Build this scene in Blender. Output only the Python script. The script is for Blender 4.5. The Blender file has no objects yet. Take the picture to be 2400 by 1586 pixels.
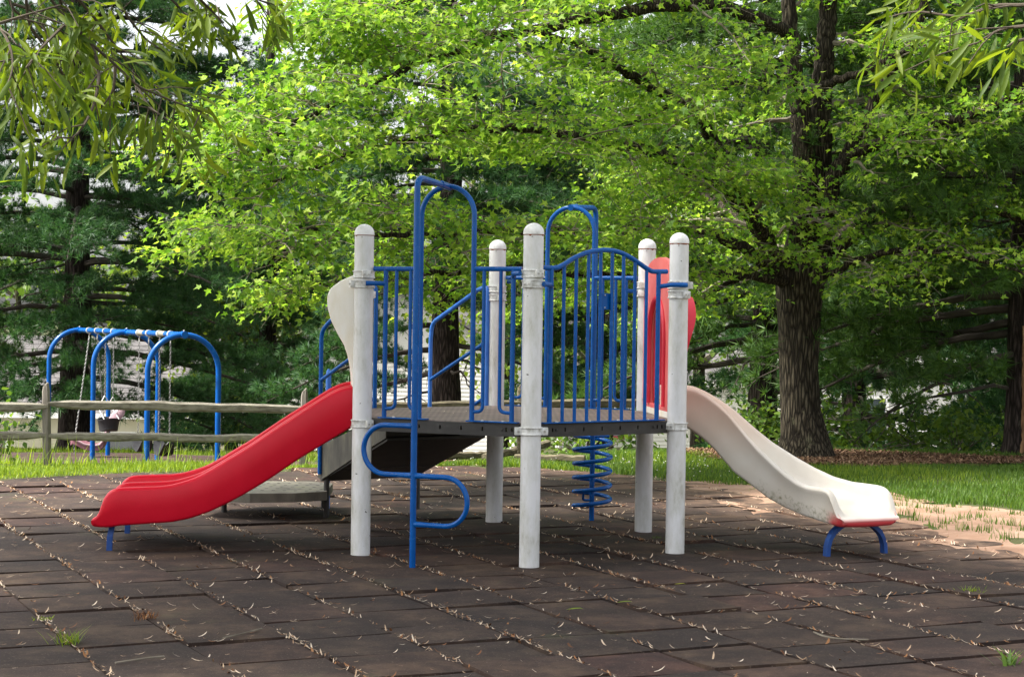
import bpy, bmesh, math, random
import numpy as np
from mathutils import Vector, Matrix

# ------------------------------------------------------------------ camera, sky, sun, exposure
scene = bpy.context.scene
col = scene.collection
FPX, HC, PITCH, ROLL = 4176.1, 1.529, 0.01012, 0.0140      # focal length in photo pixels, eye height, tilt, roll
cp, sp, cr, sr = math.cos(PITCH), math.sin(PITCH), math.cos(ROLL), math.sin(ROLL)
cam_data = bpy.data.cameras.new('camera')
cam = bpy.data.objects.new('camera', cam_data); col.objects.link(cam)
fw = Vector((0, cp, -sp)); up0 = Vector((0, sp, cp)); rt0 = Vector((1, 0, 0))
rt = rt0 * cr + up0 * sr; up = up0 * cr - rt0 * sr
cam.matrix_world = Matrix((( rt.x, up.x, -fw.x, 0), (rt.y, up.y, -fw.y, 0), (rt.z, up.z, -fw.z, HC), (0, 0, 0, 1)))
cam_data.sensor_width = 36; cam_data.lens = FPX / 2400 * 36
cam_data.clip_start = 0.1; cam_data.clip_end = 3000
scene.camera = cam

SUN_EL, SUN_AZ = 54, -102          # the sun stands high to the left of the view (degrees; 0 = straight ahead)
world = bpy.data.worlds.new('World'); scene.world = world; world.use_nodes = True
wn = world.node_tree; wn.nodes.clear()
sky = wn.nodes.new('ShaderNodeTexSky'); sky.sky_type = 'NISHITA'; sky.sun_disc = False
sky.sun_elevation = math.radians(SUN_EL); sky.sun_rotation = math.radians(SUN_AZ)
sky.air_density = 1.0; sky.dust_density = 4.0; sky.ozone_density = 1.0
hs = wn.nodes.new('ShaderNodeHueSaturation'); hs.inputs['Saturation'].default_value = 0.22; hs.inputs['Value'].default_value = 1.0
bg = wn.nodes.new('ShaderNodeBackground'); bg.inputs['Strength'].default_value = 0.15
wo = wn.nodes.new('ShaderNodeOutputWorld')
wn.links.new(sky.outputs[0], hs.inputs['Color']); wn.links.new(hs.outputs[0], bg.inputs['Color']); wn.links.new(bg.outputs[0], wo.inputs['Surface'])
sd = bpy.data.lights.new('sun', 'SUN'); sd.energy = 4.2; sd.angle = math.radians(5); sd.color = (1.0, 0.955, 0.87)
sun = bpy.data.objects.new('sun', sd); col.objects.link(sun)
el, az = math.radians(SUN_EL), math.radians(SUN_AZ)
sdir = Vector((math.sin(az) * math.cos(el), math.cos(az) * math.cos(el), math.sin(el)))
sun.rotation_euler = sdir.to_track_quat('Z', 'Y').to_euler()
vs = scene.view_settings; vs.view_transform = 'Standard'; vs.look = 'None'; vs.gamma = 1.0; vs.use_curve_mapping = False
vs.exposure = 1.45
try:
    scene.cycles.max_bounces = 6; scene.cycles.transparent_max_bounces = 8
    scene.cycles.diffuse_bounces = 3; scene.cycles.transmission_bounces = 3; scene.cycles.glossy_bounces = 3
except Exception: pass

rng = np.random.default_rng(7); random.seed(7)

# ------------------------------------------------------------------ photo pixel -> place
def ray(x, y):
    u, v = x - 1200, y - 793
    px, py = u * cr + v * sr, -u * sr + v * cr
    d0, d2 = px / FPX, -py / FPX
    return np.array([d0, cp + d2 * sp, -sp + d2 * cp])
def at(x, y, d):
    D = ray(x, y); p = D * (d / D[1]); p[2] += HC; return p
def ground_at(x, y, z=0.0):
    D = ray(x, y); p = D * ((z - HC) / D[2]); p[2] += HC; return p

# ------------------------------------------------------------------ materials
def srgb(r, g, b):
    f = lambda c: (c / 255 / 12.92) if c <= 10 else (((c / 255) + 0.055) / 1.055) ** 2.4
    return (f(r), f(g), f(b), 1)
def newmat(name):
    m = bpy.data.materials.new(name); m.use_nodes = True
    nt = m.node_tree; return m, nt, nt.nodes['Principled BSDF']
def N(nt, t, **kw):
    n = nt.nodes.new(t)
    for k, v in kw.items():
        if k in n.inputs: n.inputs[k].default_value = v
        else: setattr(n, k, v)
    return n
def L(nt, a, b): nt.links.new(a, b)
def ramp(nt, stops):
    r = nt.nodes.new('ShaderNodeValToRGB'); e = r.color_ramp.elements
    while len(e) < len(stops): e.new(0.5)
    for i, (p, c) in enumerate(stops): e[i].position = p; e[i].color = c if len(c) == 4 else (*c, 1)
    return r
def coords(nt, scale=(1, 1, 1), kind='Object'):
    tc = nt.nodes.new('ShaderNodeTexCoord'); mp = nt.nodes.new('ShaderNodeMapping'); mp.inputs['Scale'].default_value = scale
    L(nt, tc.outputs[kind], mp.inputs['Vector']); return mp.outputs[0]
def noisy(name, stops, scale=5, detail=6, stretch=(1, 1, 1), rough=0.6, bump=0.0, bscale=None, spec=0.5, metal=0.0, rrange=None, bdist=0.01, kind='Object', nrough=0.6):
    m, nt, b = newmat(name)
    v = coords(nt, stretch, kind)
    n = N(nt, 'ShaderNodeTexNoise', Scale=scale, Detail=detail, Roughness=nrough); L(nt, v, n.inputs['Vector'])
    r = ramp(nt, stops); L(nt, n.outputs['Fac'], r.inputs['Fac']); L(nt, r.outputs['Color'], b.inputs['Base Color'])
    b.inputs['Roughness'].default_value = rough; b.inputs['Specular IOR Level'].default_value = spec; b.inputs['Metallic'].default_value = metal
    if rrange:
        mr = N(nt, 'ShaderNodeMapRange'); mr.inputs['To Min'].default_value = rrange[0]; mr.inputs['To Max'].default_value = rrange[1]
        L(nt, n.outputs['Fac'], mr.inputs['Value']); L(nt, mr.outputs[0], b.inputs['Roughness'])
    if bump:
        n2 = N(nt, 'ShaderNodeTexNoise', Scale=bscale or scale * 4, Detail=5); L(nt, v, n2.inputs['Vector'])
        bp = N(nt, 'ShaderNodeBump', Strength=bump, Distance=bdist); L(nt, n2.outputs['Fac'], bp.inputs['Height']); L(nt, bp.outputs[0], b.inputs['Normal'])
    return m
MAT = {}
MAT['blue'] = noisy('blue_paint', [(0.3, (0.0006, 0.064, 0.27)), (0.7, (0.0008, 0.090, 0.345))], 9, 4, rough=0.28, rrange=(0.18, 0.34), spec=0.28, bump=0.06, bscale=220, bdist=0.001)
MAT['blue_faded'] = noisy('faded_blue_paint', [(0.3, (0.01, 0.10, 0.44)), (0.7, (0.03, 0.17, 0.55))], 7, 5, rough=0.42, bump=0.05, bscale=160, bdist=0.001)
MAT['blue_dark'] = noisy('worn_dark_blue_paint', [(0.3, (0.004, 0.035, 0.16)), (0.6, (0.006, 0.06, 0.27)), (0.8, (0.05, 0.06, 0.08))], 14, 6, rough=0.5, bump=0.1, bscale=80, bdist=0.002)
# white powder-coated posts: streaky grey-green grime and a few dark chips
def post_mat():
    m, nt, b = newmat('white_post_paint')
    v = coords(nt, (7, 7, 2.2)); n = N(nt, 'ShaderNodeTexNoise', Scale=1.3, Detail=9, Roughness=0.7); L(nt, v, n.inputs['Vector'])
    r = ramp(nt, [(0.30, (0.36, 0.35, 0.29)), (0.42, (0.58, 0.58, 0.55)), (0.58, (0.70, 0.70, 0.71))]); L(nt, n.outputs['Fac'], r.inputs['Fac'])
    v2 = coords(nt, (26, 26, 40)); n2 = N(nt, 'ShaderNodeTexNoise', Scale=1.0, Detail=2); L(nt, v2, n2.inputs['Vector'])
    r2 = ramp(nt, [(0.745, (0, 0, 0)), (0.76, (1, 1, 1))]); L(nt, n2.outputs['Fac'], r2.inputs['Fac'])
    mx = N(nt, 'ShaderNodeMix', data_type='RGBA'); L(nt, r2.outputs['Color'], mx.inputs['Factor']); L(nt, r.outputs['Color'], mx.inputs['A']); mx.inputs['B'].default_value = (0.10, 0.10, 0.09, 1)
    L(nt, mx.outputs['Result'], b.inputs['Base Color']); b.inputs['Roughness'].default_value = 0.42
    return m
MAT['post'] = post_mat()
MAT['cap'] = noisy('white_cap_paint', [(0.3, (0.60, 0.60, 0.57)), (0.6, (0.80, 0.80, 0.80))], 22, 6, rough=0.45)
MAT['clamp'] = noisy('cast_aluminium_clamp', [(0.30, (0.34, 0.33, 0.29)), (0.52, (0.62, 0.62, 0.60)), (0.7, (0.74, 0.74, 0.73))], 26, 7, rough=0.45)
MAT['rust'] = noisy('rust', [(0.3, (0.10, 0.025, 0.01)), (0.7, (0.30, 0.10, 0.035))], 60, 6, rough=0.9)
MAT['bolt'] = noisy('zinc_bolt', [(0.3, (0.30, 0.29, 0.27)), (0.7, (0.55, 0.54, 0.52))], 60, 3, rough=0.4, metal=0.7)
MAT['frame'] = noisy('black_deck_frame', [(0.3, (0.013, 0.012, 0.011)), (0.6, (0.028, 0.026, 0.024)), (0.8, (0.06, 0.055, 0.045))], 9, 8, stretch=(1, 1, 2.5), rough=0.55, bump=0.15, bscale=120, bdist=0.001)
def deck_mat():
    m, nt, b = newmat('coated_deck_plate')
    v = coords(nt, (1, 1, 1)); n = N(nt, 'ShaderNodeTexNoise', Scale=5, Detail=8); L(nt, v, n.inputs['Vector'])
    r = ramp(nt, [(0.3, (0.16, 0.122, 0.105)), (0.62, (0.225, 0.175, 0.150)), (0.8, (0.235, 0.205, 0.135))]); L(nt, n.outputs['Fac'], r.inputs['Fac'])
    vo = N(nt, 'ShaderNodeTexVoronoi', Scale=26); vo.inputs['Randomness'].default_value = 0.0; L(nt, v, vo.inputs['Vector'])
    r2 = ramp(nt, [(0.26, (0.15, 0.15, 0.15)), (0.34, (1, 1, 1))]); L(nt, vo.outputs['Distance'], r2.inputs['Fac'])
    mx = N(nt, 'ShaderNodeMix', data_type='RGBA', blend_type='MULTIPLY'); mx.inputs['Factor'].default_value = 0.4; L(nt, r.outputs['Color'], mx.inputs['A']); L(nt, r2.outputs['Color'], mx.inputs['B'])
    L(nt, mx.outputs['Result'], b.inputs['Base Color']); b.inputs['Roughness'].default_value = 0.7
    return m
MAT['deck'] = deck_mat()
MAT['red'] = noisy('red_slide_plastic', [(0.3, (0.52, 0.002, 0.016)), (0.7, (0.62, 0.004, 0.024))], 3, 6, rough=0.36, rrange=(0.30, 0.46), spec=0.3, bump=0.05, bscale=40, bdist=0.002)
MAT['pink'] = noisy('sun_faded_red_plastic', [(0.3, (0.76, 0.11, 0.11)), (0.7, (0.82, 0.20, 0.19))], 3.5, 5, rough=0.45, bump=0.05, bscale=40, bdist=0.002)
MAT['red_deep'] = noisy('unfaded_red_plastic', [(0.3, (0.56, 0.006, 0.03)), (0.68, (0.66, 0.012, 0.04)), (0.74, (0.12, 0.02, 0.02))], 5, 8, rough=0.45)
MAT['cream'] = noisy('cream_hood_plastic', [(0.28, (0.66, 0.56, 0.40)), (0.42, (0.84, 0.78, 0.66)), (0.58, (0.90, 0.87, 0.81))], 3, 7, stretch=(1.6, 1.6, 0.6), rough=0.45)
# white slide: cream plastic faded from red; peach near the top, old red left on the underside of the lip, mould low on the side
def white_slide_mat():
    m, nt, b = newmat('faded_white_slide_plastic')
    tc = N(nt, 'ShaderNodeTexCoord'); sx = N(nt, 'ShaderNodeSeparateXYZ'); L(nt, tc.outputs['Object'], sx.inputs[0])
    n = N(nt, 'ShaderNodeTexNoise', Scale=4, Detail=6); L(nt, tc.outputs['Object'], n.inputs['Vector'])
    base = ramp(nt, [(0.3, (0.64, 0.585, 0.50)), (0.7, (0.71, 0.675, 0.61))]); L(nt, n.outputs['Fac'], base.inputs['Fac'])
    h = N(nt, 'ShaderNodeMapRange'); h.inputs['From Min'].default_value = 0.62; h.inputs['From Max'].default_value = 0.98; L(nt, sx.outputs['Z'], h.inputs['Value'])
    m1 = N(nt, 'ShaderNodeMix', data_type='RGBA'); m1.inputs['B'].default_value = (0.80, 0.50, 0.36, 1)
    mm = N(nt, 'ShaderNodeMath', operation='MULTIPLY'); mm.inputs[1].default_value = 0.55; L(nt, h.outputs[0], mm.inputs[0])
    L(nt, mm.outputs[0], m1.inputs['Factor']); L(nt, base.outputs['Color'], m1.inputs['A'])
    # fresh red where the lip's underside never saw the sun
    at_ = N(nt, 'ShaderNodeAttribute'); at_.attribute_name = 'lip'
    m2 = N(nt, 'ShaderNodeMix', data_type='RGBA'); m2.inputs['B'].default_value = (0.58, 0.05, 0.06, 1)
    L(nt, at_.outputs['Fac'], m2.inputs['Factor']); L(nt, m1.outputs['Result'], m2.inputs['A'])
    n2 = N(nt, 'ShaderNodeTexNoise', Scale=28, Detail=8, Roughness=0.7); L(nt, tc.outputs['Object'], n2.inputs['Vector'])
    r2 = ramp(nt, [(0.50, (0, 0, 0)), (0.66, (0.8, 0.8, 0.8))]); L(nt, n2.outputs['Fac'], r2.inputs['Fac'])
    at2 = N(nt, 'ShaderNodeAttribute'); at2.attribute_name = 'mould'
    mg = N(nt, 'ShaderNodeMath', operation='MULTIPLY'); L(nt, r2.outputs['Color'], mg.inputs[0]); L(nt, at2.outputs['Fac'], mg.inputs[1])
    m3 = N(nt, 'ShaderNodeMix', data_type='RGBA'); m3.inputs['B'].default_value = (0.20, 0.19, 0.08, 1)
    L(nt, mg.outputs[0], m3.inputs['Factor']); L(nt, m2.outputs['Result'], m3.inputs['A'])
    L(nt, m3.outputs['Result'], b.inputs['Base Color']); b.inputs['Roughness'].default_value = 0.42
    return m
MAT['wslide'] = white_slide_mat()
MAT['step_dark'] = noisy('grimy_stair_side', [(0.3, (0.035, 0.032, 0.027)), (0.55, (0.075, 0.07, 0.055)), (0.75, (0.15, 0.145, 0.09))], 5, 8, stretch=(2.5, 2.5, 0.7), rough=0.7)
MAT['step'] = noisy('mossy_step_plate', [(0.3, (0.09, 0.083, 0.066)), (0.55, (0.165, 0.152, 0.122)), (0.75, (0.15, 0.155, 0.08))], 6, 8, stretch=(1, 1, 0.6), rough=0.75, bump=0.1, bscale=60)
# rubber tile: dark brown crumb rubber, each tile a little different, dusty near the dirt, mossy near the posts
def tile_mat():
    m, nt, b = newmat('crumb_rubber_tile')
    g = N(nt, 'ShaderNodeNewGeometry'); oi = N(nt, 'ShaderNodeObjectInfo')
    n = N(nt, 'ShaderNodeTexNoise', Scale=2.6, Detail=10, Roughness=0.72); L(nt, g.outputs['Position'], n.inputs['Vector'])
    r = ramp(nt, [(0.32, (0.0120, 0.0068, 0.0054)), (0.5, (0.032, 0.0186, 0.0142)), (0.64, (0.068, 0.044, 0.030)), (0.8, (0.112, 0.079, 0.052))]); L(nt, n.outputs['Fac'], r.inputs['Fac'])
    tint = ramp(nt, [(0.0, (0.70, 0.70, 0.70)), (0.35, (0.95, 0.93, 0.90)), (0.7, (1.25, 1.2, 1.05)), (0.93, (1.15, 1.0, 0.98)), (1.0, (1.35, 1.0, 0.98))]); tint.color_ramp.interpolation = 'LINEAR'
    L(nt, oi.outputs['Random'], tint.inputs['Fac'])
    m0 = N(nt, 'ShaderNodeMix', data_type='RGBA', blend_type='MULTIPLY'); m0.inputs['Factor'].default_value = 1; L(nt, r.outputs['Color'], m0.inputs['A']); L(nt, tint.outputs['Color'], m0.inputs['B'])
    # pale dust from the bare earth at the right edge
    sx = N(nt, 'ShaderNodeSeparateXYZ'); L(nt, g.outputs['Position'], sx.inputs[0])
    du = N(nt, 'ShaderNodeMath', operation='MULTIPLY_ADD'); du.inputs[1].default_value = 0.42; L(nt, sx.outputs['Y'], du.inputs[0]); L(nt, sx.outputs['X'], du.inputs[2])   # x + .42 y
    mr = N(nt, 'ShaderNodeMapRange'); mr.inputs['From Min'].default_value = 7.6; mr.inputs['From Max'].default_value = 9.0; L(nt, du.outputs[0], mr.inputs['Value'])
    n3 = N(nt, 'ShaderNodeTexNoise', Scale=3.4, Detail=7, Roughness=0.7); L(nt, g.outputs['Position'], n3.inputs['Vector'])
    r3 = ramp(nt, [(0.40, (0, 0, 0)), (0.68, (1, 1, 1))]); L(nt, n3.outputs['Fac'], r3.inputs['Fac'])
    mu = N(nt, 'ShaderNodeMath', operation='MULTIPLY'); L(nt, mr.outputs[0], mu.inputs[0]); L(nt, r3.outputs['Color'], mu.inputs[1])
    m1 = N(nt, 'ShaderNodeMix', data_type='RGBA'); m1.inputs['B'].default_value = (0.27, 0.17, 0.115, 1); L(nt, mu.outputs[0], m1.inputs['Factor']); L(nt, m0.outputs['Result'], m1.inputs['A'])
    # specks of grit and thin moss patches
    n4 = N(nt, 'ShaderNodeTexNoise', Scale=95, Detail=3); L(nt, g.outputs['Position'], n4.inputs['Vector'])
    r4 = ramp(nt, [(0.62, (0, 0, 0)), (0.72, (0.5, 0.5, 0.5))]); L(nt, n4.outputs['Fac'], r4.inputs['Fac'])
    m2 = N(nt, 'ShaderNodeMix', data_type='RGBA'); m2.inputs['B'].default_value = (0.20, 0.155, 0.125, 1); L(nt, r4.outputs['Color'], m2.inputs['Factor']); L(nt, m1.outputs['Result'], m2.inputs['A'])
    n5 = N(nt, 'ShaderNodeTexNoise', Scale=0.9, Detail=6, Roughness=0.7); L(nt, g.outputs['Position'], n5.inputs['Vector'])
    r5 = ramp(nt, [(0.60, (0, 0, 0)), (0.74, (0.6, 0.6, 0.6))]); L(nt, n5.outputs['Fac'], r5.inputs['Fac'])
    m3 = N(nt, 'ShaderNodeMix', data_type='RGBA'); m3.inputs['B'].default_value = (0.060, 0.062, 0.026, 1); L(nt, r5.outputs['Color'], m3.inputs['Factor']); L(nt, m2.outputs['Result'], m3.inputs['A'])
    L(nt, m3.outputs['Result'], b.inputs['Base Color']); b.inputs['Roughness'].default_value = 0.86; b.inputs['Specular IOR Level'].default_value = 0.35
    n6 = N(nt, 'ShaderNodeTexNoise', Scale=240, Detail=3); L(nt, g.outputs['Position'], n6.inputs['Vector'])
    bp = N(nt, 'ShaderNodeBump', Strength=0.5, Distance=0.004); L(nt, n6.outputs['Fac'], bp.inputs['Height']); L(nt, bp.outputs[0], b.inputs['Normal'])
    return m
MAT['tile'] = tile_mat()
MAT['mat_base'] = noisy('dark_joint_dirt', [(0.3, (0.012, 0.010, 0.009)), (0.52, (0.05, 0.036, 0.025)), (0.7, (0.17, 0.12, 0.08))], 30, 8, rough=1, kind='Object')
MAT['ground'] = noisy('turf_soil', [(0.28, (0.060, 0.045, 0.018)), (0.5, (0.050, 0.062, 0.015)), (0.72, (0.080, 0.095, 0.022))], 1.3, 9, rough=1, bump=0.6, bscale=18, bdist=0.03, kind='Object')
MAT['dirt'] = noisy('bare_sandy_earth', [(0.25, (0.16, 0.085, 0.05)), (0.5, (0.27, 0.165, 0.11)), (0.75, (0.36, 0.245, 0.175))], 2.1, 9, rough=1, bump=0.5, bscale=40, bdist=0.02)
MAT['mulch'] = noisy('bark_mulch', [(0.25, (0.045, 0.018, 0.009)), (0.5, (0.11, 0.047, 0.022)), (0.78, (0.20, 0.10, 0.05))], 16, 9, rough=1, bump=0.9, bscale=40, bdist=0.04)
MAT['road'] = noisy('pale_concrete', [(0.3, (0.34, 0.33, 0.32)), (0.7, (0.46, 0.45, 0.43))], 1.2, 6, rough=0.9)
MAT['wood'] = noisy('weathered_rail_wood', [(0.26, (0.06, 0.052, 0.038)), (0.42, (0.15, 0.135, 0.105)), (0.60, (0.24, 0.222, 0.18)), (0.76, (0.17, 0.162, 0.085))], 2.0, 9, stretch=(1.2, 14, 14), rough=0.9, bump=0.6, bscale=7, bdist=0.01)
MAT['wood_post'] = noisy('weathered_post_wood', [(0.26, (0.07, 0.06, 0.048)), (0.5, (0.17, 0.152, 0.128)), (0.75, (0.27, 0.25, 0.21))], 2.0, 9, stretch=(14, 14, 1.4), rough=0.9, bump=0.7, bscale=7, bdist=0.01)
MAT['wood_dark'] = noisy('dark_rail_wood', [(0.26, (0.035, 0.028, 0.018)), (0.5, (0.095, 0.078, 0.048)), (0.75, (0.19, 0.165, 0.10))], 2.0, 9, stretch=(1.2, 14, 14), rough=0.95, bump=0.7, bscale=7, bdist=0.012)  # darker, browner tone than the grey weathered rails
def bark(name, a, b_, c, sc=1.0, bump=0.9):
    m, nt, b = newmat(name)
    v = coords(nt, (30 * sc, 30 * sc, 4.2 * sc)); n = N(nt, 'ShaderNodeTexNoise', Scale=1.3, Detail=7, Roughness=0.6, Distortion=0.9); L(nt, v, n.inputs['Vector'])
    vo = N(nt, 'ShaderNodeTexVoronoi', Scale=1.0, feature='DISTANCE_TO_EDGE'); L(nt, v, vo.inputs['Vector'])
    fu = N(nt, 'ShaderNodeMapRange'); fu.inputs['From Max'].default_value = 0.28; L(nt, vo.outputs['Distance'], fu.inputs['Value'])
    hh = N(nt, 'ShaderNodeMath', operation='MULTIPLY'); L(nt, fu.outputs[0], hh.inputs[0]); L(nt, n.outputs['Fac'], hh.inputs[1])
    r = ramp(nt, [(0.06, a), (0.34, b_), (0.62, c)]); L(nt, hh.outputs[0], r.inputs['Fac'])
    v2 = coords(nt, (2.4, 2.4, 1.5)); n2 = N(nt, 'ShaderNodeTexNoise', Scale=2.2, Detail=7, Roughness=0.7); L(nt, v2, n2.inputs['Vector'])
    r2 = ramp(nt, [(0.60, (0, 0, 0)), (0.68, (0.7, 0.7, 0.7))]); L(nt, n2.outputs['Fac'], r2.inputs['Fac'])
    mx = N(nt, 'ShaderNodeMix', data_type='RGBA'); mx.inputs['B'].default_value = (c[0] * 1.15, c[1] * 1.3, c[2] * 1.15, 1); L(nt, r2.outputs['Color'], mx.inputs['Factor']); L(nt, r.outputs['Color'], mx.inputs['A'])
    L(nt, mx.outputs['Result'], b.inputs['Base Color']); b.inputs['Roughness'].default_value = 0.95; b.inputs['Specular IOR Level'].default_value = 0.2
    bp = N(nt, 'ShaderNodeBump', Strength=bump, Distance=0.035); L(nt, hh.outputs[0], bp.inputs['Height']); L(nt, bp.outputs[0], b.inputs['Normal'])
    return m
MAT['maple_bark'] = bark('maple_bark', (0.012, 0.009, 0.006), (0.046, 0.037, 0.024), (0.105, 0.088, 0.062), 1.0, 1.0)
MAT['maple_twig'] = noisy('maple_twig', [(0.3, (0.08, 0.062, 0.042)), (0.7, (0.25, 0.22, 0.17))], 6, 4, rough=0.9)
MAT['pine_bark'] = bark('pine_bark', (0.012, 0.0085, 0.0075), (0.034, 0.025, 0.022), (0.070, 0.055, 0.048), 0.8)
MAT['pine_twig'] = noisy('pine_twig', [(0.3, (0.018, 0.014, 0.010)), (0.7, (0.052, 0.042, 0.032))], 6, 4, rough=0.95)
MAT['bare_wood'] = noisy('stripped_trunk_wood', [(0.3, (0.12, 0.055, 0.025)), (0.55, (0.28, 0.155, 0.075)), (0.75, (0.42, 0.27, 0.15))], 1.6, 8, stretch=(12, 12, 1.2), rough=0.9, bump=0.6, bscale=6, bdist=0.02)
def leaf_mat(name, stops, trans=(1.5, 1.35, 0.8), tf=0.5, rough=0.5, island=True):
    m, nt, b = newmat(name)
    if island:
        g = N(nt, 'ShaderNodeNewGeometry'); src = g.outputs['Random Per Island']
    else:
        g = N(nt, 'ShaderNodeObjectInfo'); src = g.outputs['Random']
    r = ramp(nt, stops); L(nt, src, r.inputs['Fac']); L(nt, r.outputs['Color'], b.inputs['Base Color'])
    b.inputs['Roughness'].default_value = rough; b.inputs['Specular IOR Level'].default_value = 0.35
    mu = N(nt, 'ShaderNodeMix', data_type='RGBA', blend_type='MULTIPLY'); mu.inputs['Factor'].default_value = 1; mu.inputs['B'].default_value = (*trans, 1); L(nt, r.outputs['Color'], mu.inputs['A'])
    t = N(nt, 'ShaderNodeBsdfTranslucent'); L(nt, mu.outputs['Result'], t.inputs['Color'])
    mx = N(nt, 'ShaderNodeMixShader'); mx.inputs[0].default_value = tf; L(nt, b.outputs[0], mx.inputs[1]); L(nt, t.outputs[0], mx.inputs[2])
    L(nt, mx.outputs[0], nt.nodes['Material Output'].inputs['Surface'])
    return m
MS = [(0.0, (0.066, 0.155, 0.014)), (0.35, (0.128, 0.245, 0.020)), (0.7, (0.220, 0.345, 0.032)), (1.0, (0.34, 0.45, 0.055))]
MAT['maple_leaf'] = leaf_mat('maple_leaf', MS, trans=(1.42, 1.5, 1.1), tf=0.52, rough=0.6)
MAT['maple_leaf_single'] = leaf_mat('maple_leaf_single', MS, trans=(1.42, 1.5, 1.1), tf=0.52, rough=0.6, island=False)
OS = [(0.0, (0.05, 0.095, 0.008)), (0.5, (0.09, 0.145, 0.010)), (1.0, (0.145, 0.20, 0.014))]
MAT['oak_leaf'] = leaf_mat('oak_leaf', OS, trans=(1.7, 1.6, .9), tf=0.55, rough=0.55)
MAT['oak_leaf_single'] = leaf_mat('oak_leaf_single', OS, trans=(1.7, 1.6, .9), tf=0.55, rough=0.55, island=False)
MAT['oak_twig'] = noisy('oak_twig', [(0.3, (0.03, 0.022, 0.015)), (0.7, (0.085, 0.065, 0.045))], 9, 4, rough=0.9)
MAT['needle'] = leaf_mat('pine_needle', [(0.0, (0.018, 0.066, 0.022)), (0.5, (0.036, 0.105, 0.031)), (1.0, (0.075, 0.165, 0.040))], trans=(1.2, 1.2, 0.8), tf=0.32, rough=0.5)
MAT['needle_b'] = leaf_mat('pine_needle_yellow_green', [(0.0, (0.030, 0.080, 0.018)), (0.5, (0.055, 0.125, 0.024)), (1.0, (0.10, 0.19, 0.032))], trans=(1.3, 1.25, 0.8), tf=0.36, rough=0.5)
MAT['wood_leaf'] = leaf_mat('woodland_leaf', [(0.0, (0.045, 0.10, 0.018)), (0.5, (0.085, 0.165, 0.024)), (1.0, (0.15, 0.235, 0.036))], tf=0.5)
MAT['wood_leaf_b'] = leaf_mat('sunlit_tone_leaf', [(0.0, (0.10, 0.17, 0.022)), (0.5, (0.165, 0.25, 0.03)), (1.0, (0.25, 0.33, 0.045))], tf=0.5)  # brighter copy of the woodland leaf, with sunlight in its colour
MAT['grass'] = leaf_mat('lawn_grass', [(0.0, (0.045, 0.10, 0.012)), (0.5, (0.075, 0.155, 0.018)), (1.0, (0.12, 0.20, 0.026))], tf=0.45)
MAT['grass_b'] = leaf_mat('sunlit_tone_grass', [(0.0, (0.11, 0.19, 0.016)), (0.5, (0.175, 0.28, 0.024)), (1.0, (0.27, 0.36, 0.042))], tf=0.5)  # lighter version of the lawn grass; sunlight is put into the colour
MAT['clover'] = noisy('clover_flower', [(0.3, (0.6, 0.58, 0.5)), (0.7, (0.75, 0.74, 0.68))], 30, 2, rough=0.9)
MAT['litter'] = leaf_mat('dry_litter', [(0.0, (0.30, 0.17, 0.09)), (0.3, (0.50, 0.36, 0.24)), (0.7, (0.66, 0.52, 0.38)), (1.0, (0.74, 0.63, 0.50))], trans=(1, 1, 1), tf=0.1, rough=0.8)
MAT['litter_brown'] = leaf_mat('brown_litter', [(0.0, (0.07, 0.03, 0.015)), (0.5, (0.20, 0.085, 0.035)), (1.0, (0.34, 0.17, 0.07))], trans=(1, 1, 1), tf=0.1, rough=0.8)
MAT['chips'] = leaf_mat('bark_chips', [(0.0, (0.06, 0.028, 0.014)), (0.5, (0.16, 0.085, 0.045)), (1.0, (0.31, 0.20, 0.125))], trans=(1, 1, 1), tf=0.05, rough=0.9)
MAT['green_leaf'] = leaf_mat('fallen_green_leaf', [(0.0, (0.16, 0.24, 0.02)), (1.0, (0.30, 0.32, 0.03))], tf=0.3, island=False)
MAT['chain'] = noisy('galvanised_chain', [(0.3, (0.10, 0.10, 0.10)), (0.7, (0.32, 0.32, 0.31))], 40, 3, rough=0.5, metal=0.5)
MAT['steel'] = noisy('galvanised_steel', [(0.3, (0.45, 0.45, 0.44)), (0.7, (0.66, 0.66, 0.64))], 12, 4, rough=0.4, metal=0.3)
MAT['worn_beam'] = noisy('worn_beam', [(0.3, (0.16, 0.145, 0.11)), (0.7, (0.25, 0.235, 0.19))], 9, 4, rough=0.6)
MAT['rubber'] = noisy('black_rubber', [(0.3, (0.012, 0.012, 0.014)), (0.7, (0.03, 0.03, 0.034))], 14, 4, rough=0.6)
MAT['grey_rubber'] = noisy('grey_rubber', [(0.3, (0.05, 0.05, 0.06)), (0.7, (0.11, 0.11, 0.125))], 14, 4, rough=0.7)
MAT['mauve'] = noisy('mauve_plastic', [(0.3, (0.13, 0.042, 0.058)), (0.7, (0.21, 0.09, 0.11))], 6, 5, rough=0.55)
MAT['mauve_pale'] = noisy('pale_mauve_plastic', [(0.3, (0.26, 0.155, 0.18)), (0.7, (0.36, 0.245, 0.27))], 6, 5, rough=0.55)
MAT['siding'] = noisy('white_vinyl_siding', [(0.3, (0.50, 0.49, 0.45)), (0.7, (0.60, 0.59, 0.56))], 1.2, 5, rough=0.6)
MAT['siding_cream'] = noisy('cream_siding', [(0.3, (0.50, 0.46, 0.33)), (0.7, (0.58, 0.54, 0.42))], 1.2, 5, rough=0.6)
MAT['shingle'] = noisy('grey_shingles', [(0.26, (0.05, 0.047, 0.047)), (0.5, (0.10, 0.093, 0.093)), (0.75, (0.15, 0.14, 0.135))], 3, 8, stretch=(1, 1, 5), rough=0.95, bump=0.4, bscale=10)
MAT['trim'] = noisy('white_trim', [(0.3, (0.70, 0.69, 0.66)), (0.7, (0.80, 0.79, 0.77))], 3, 3, rough=0.5)
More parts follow.
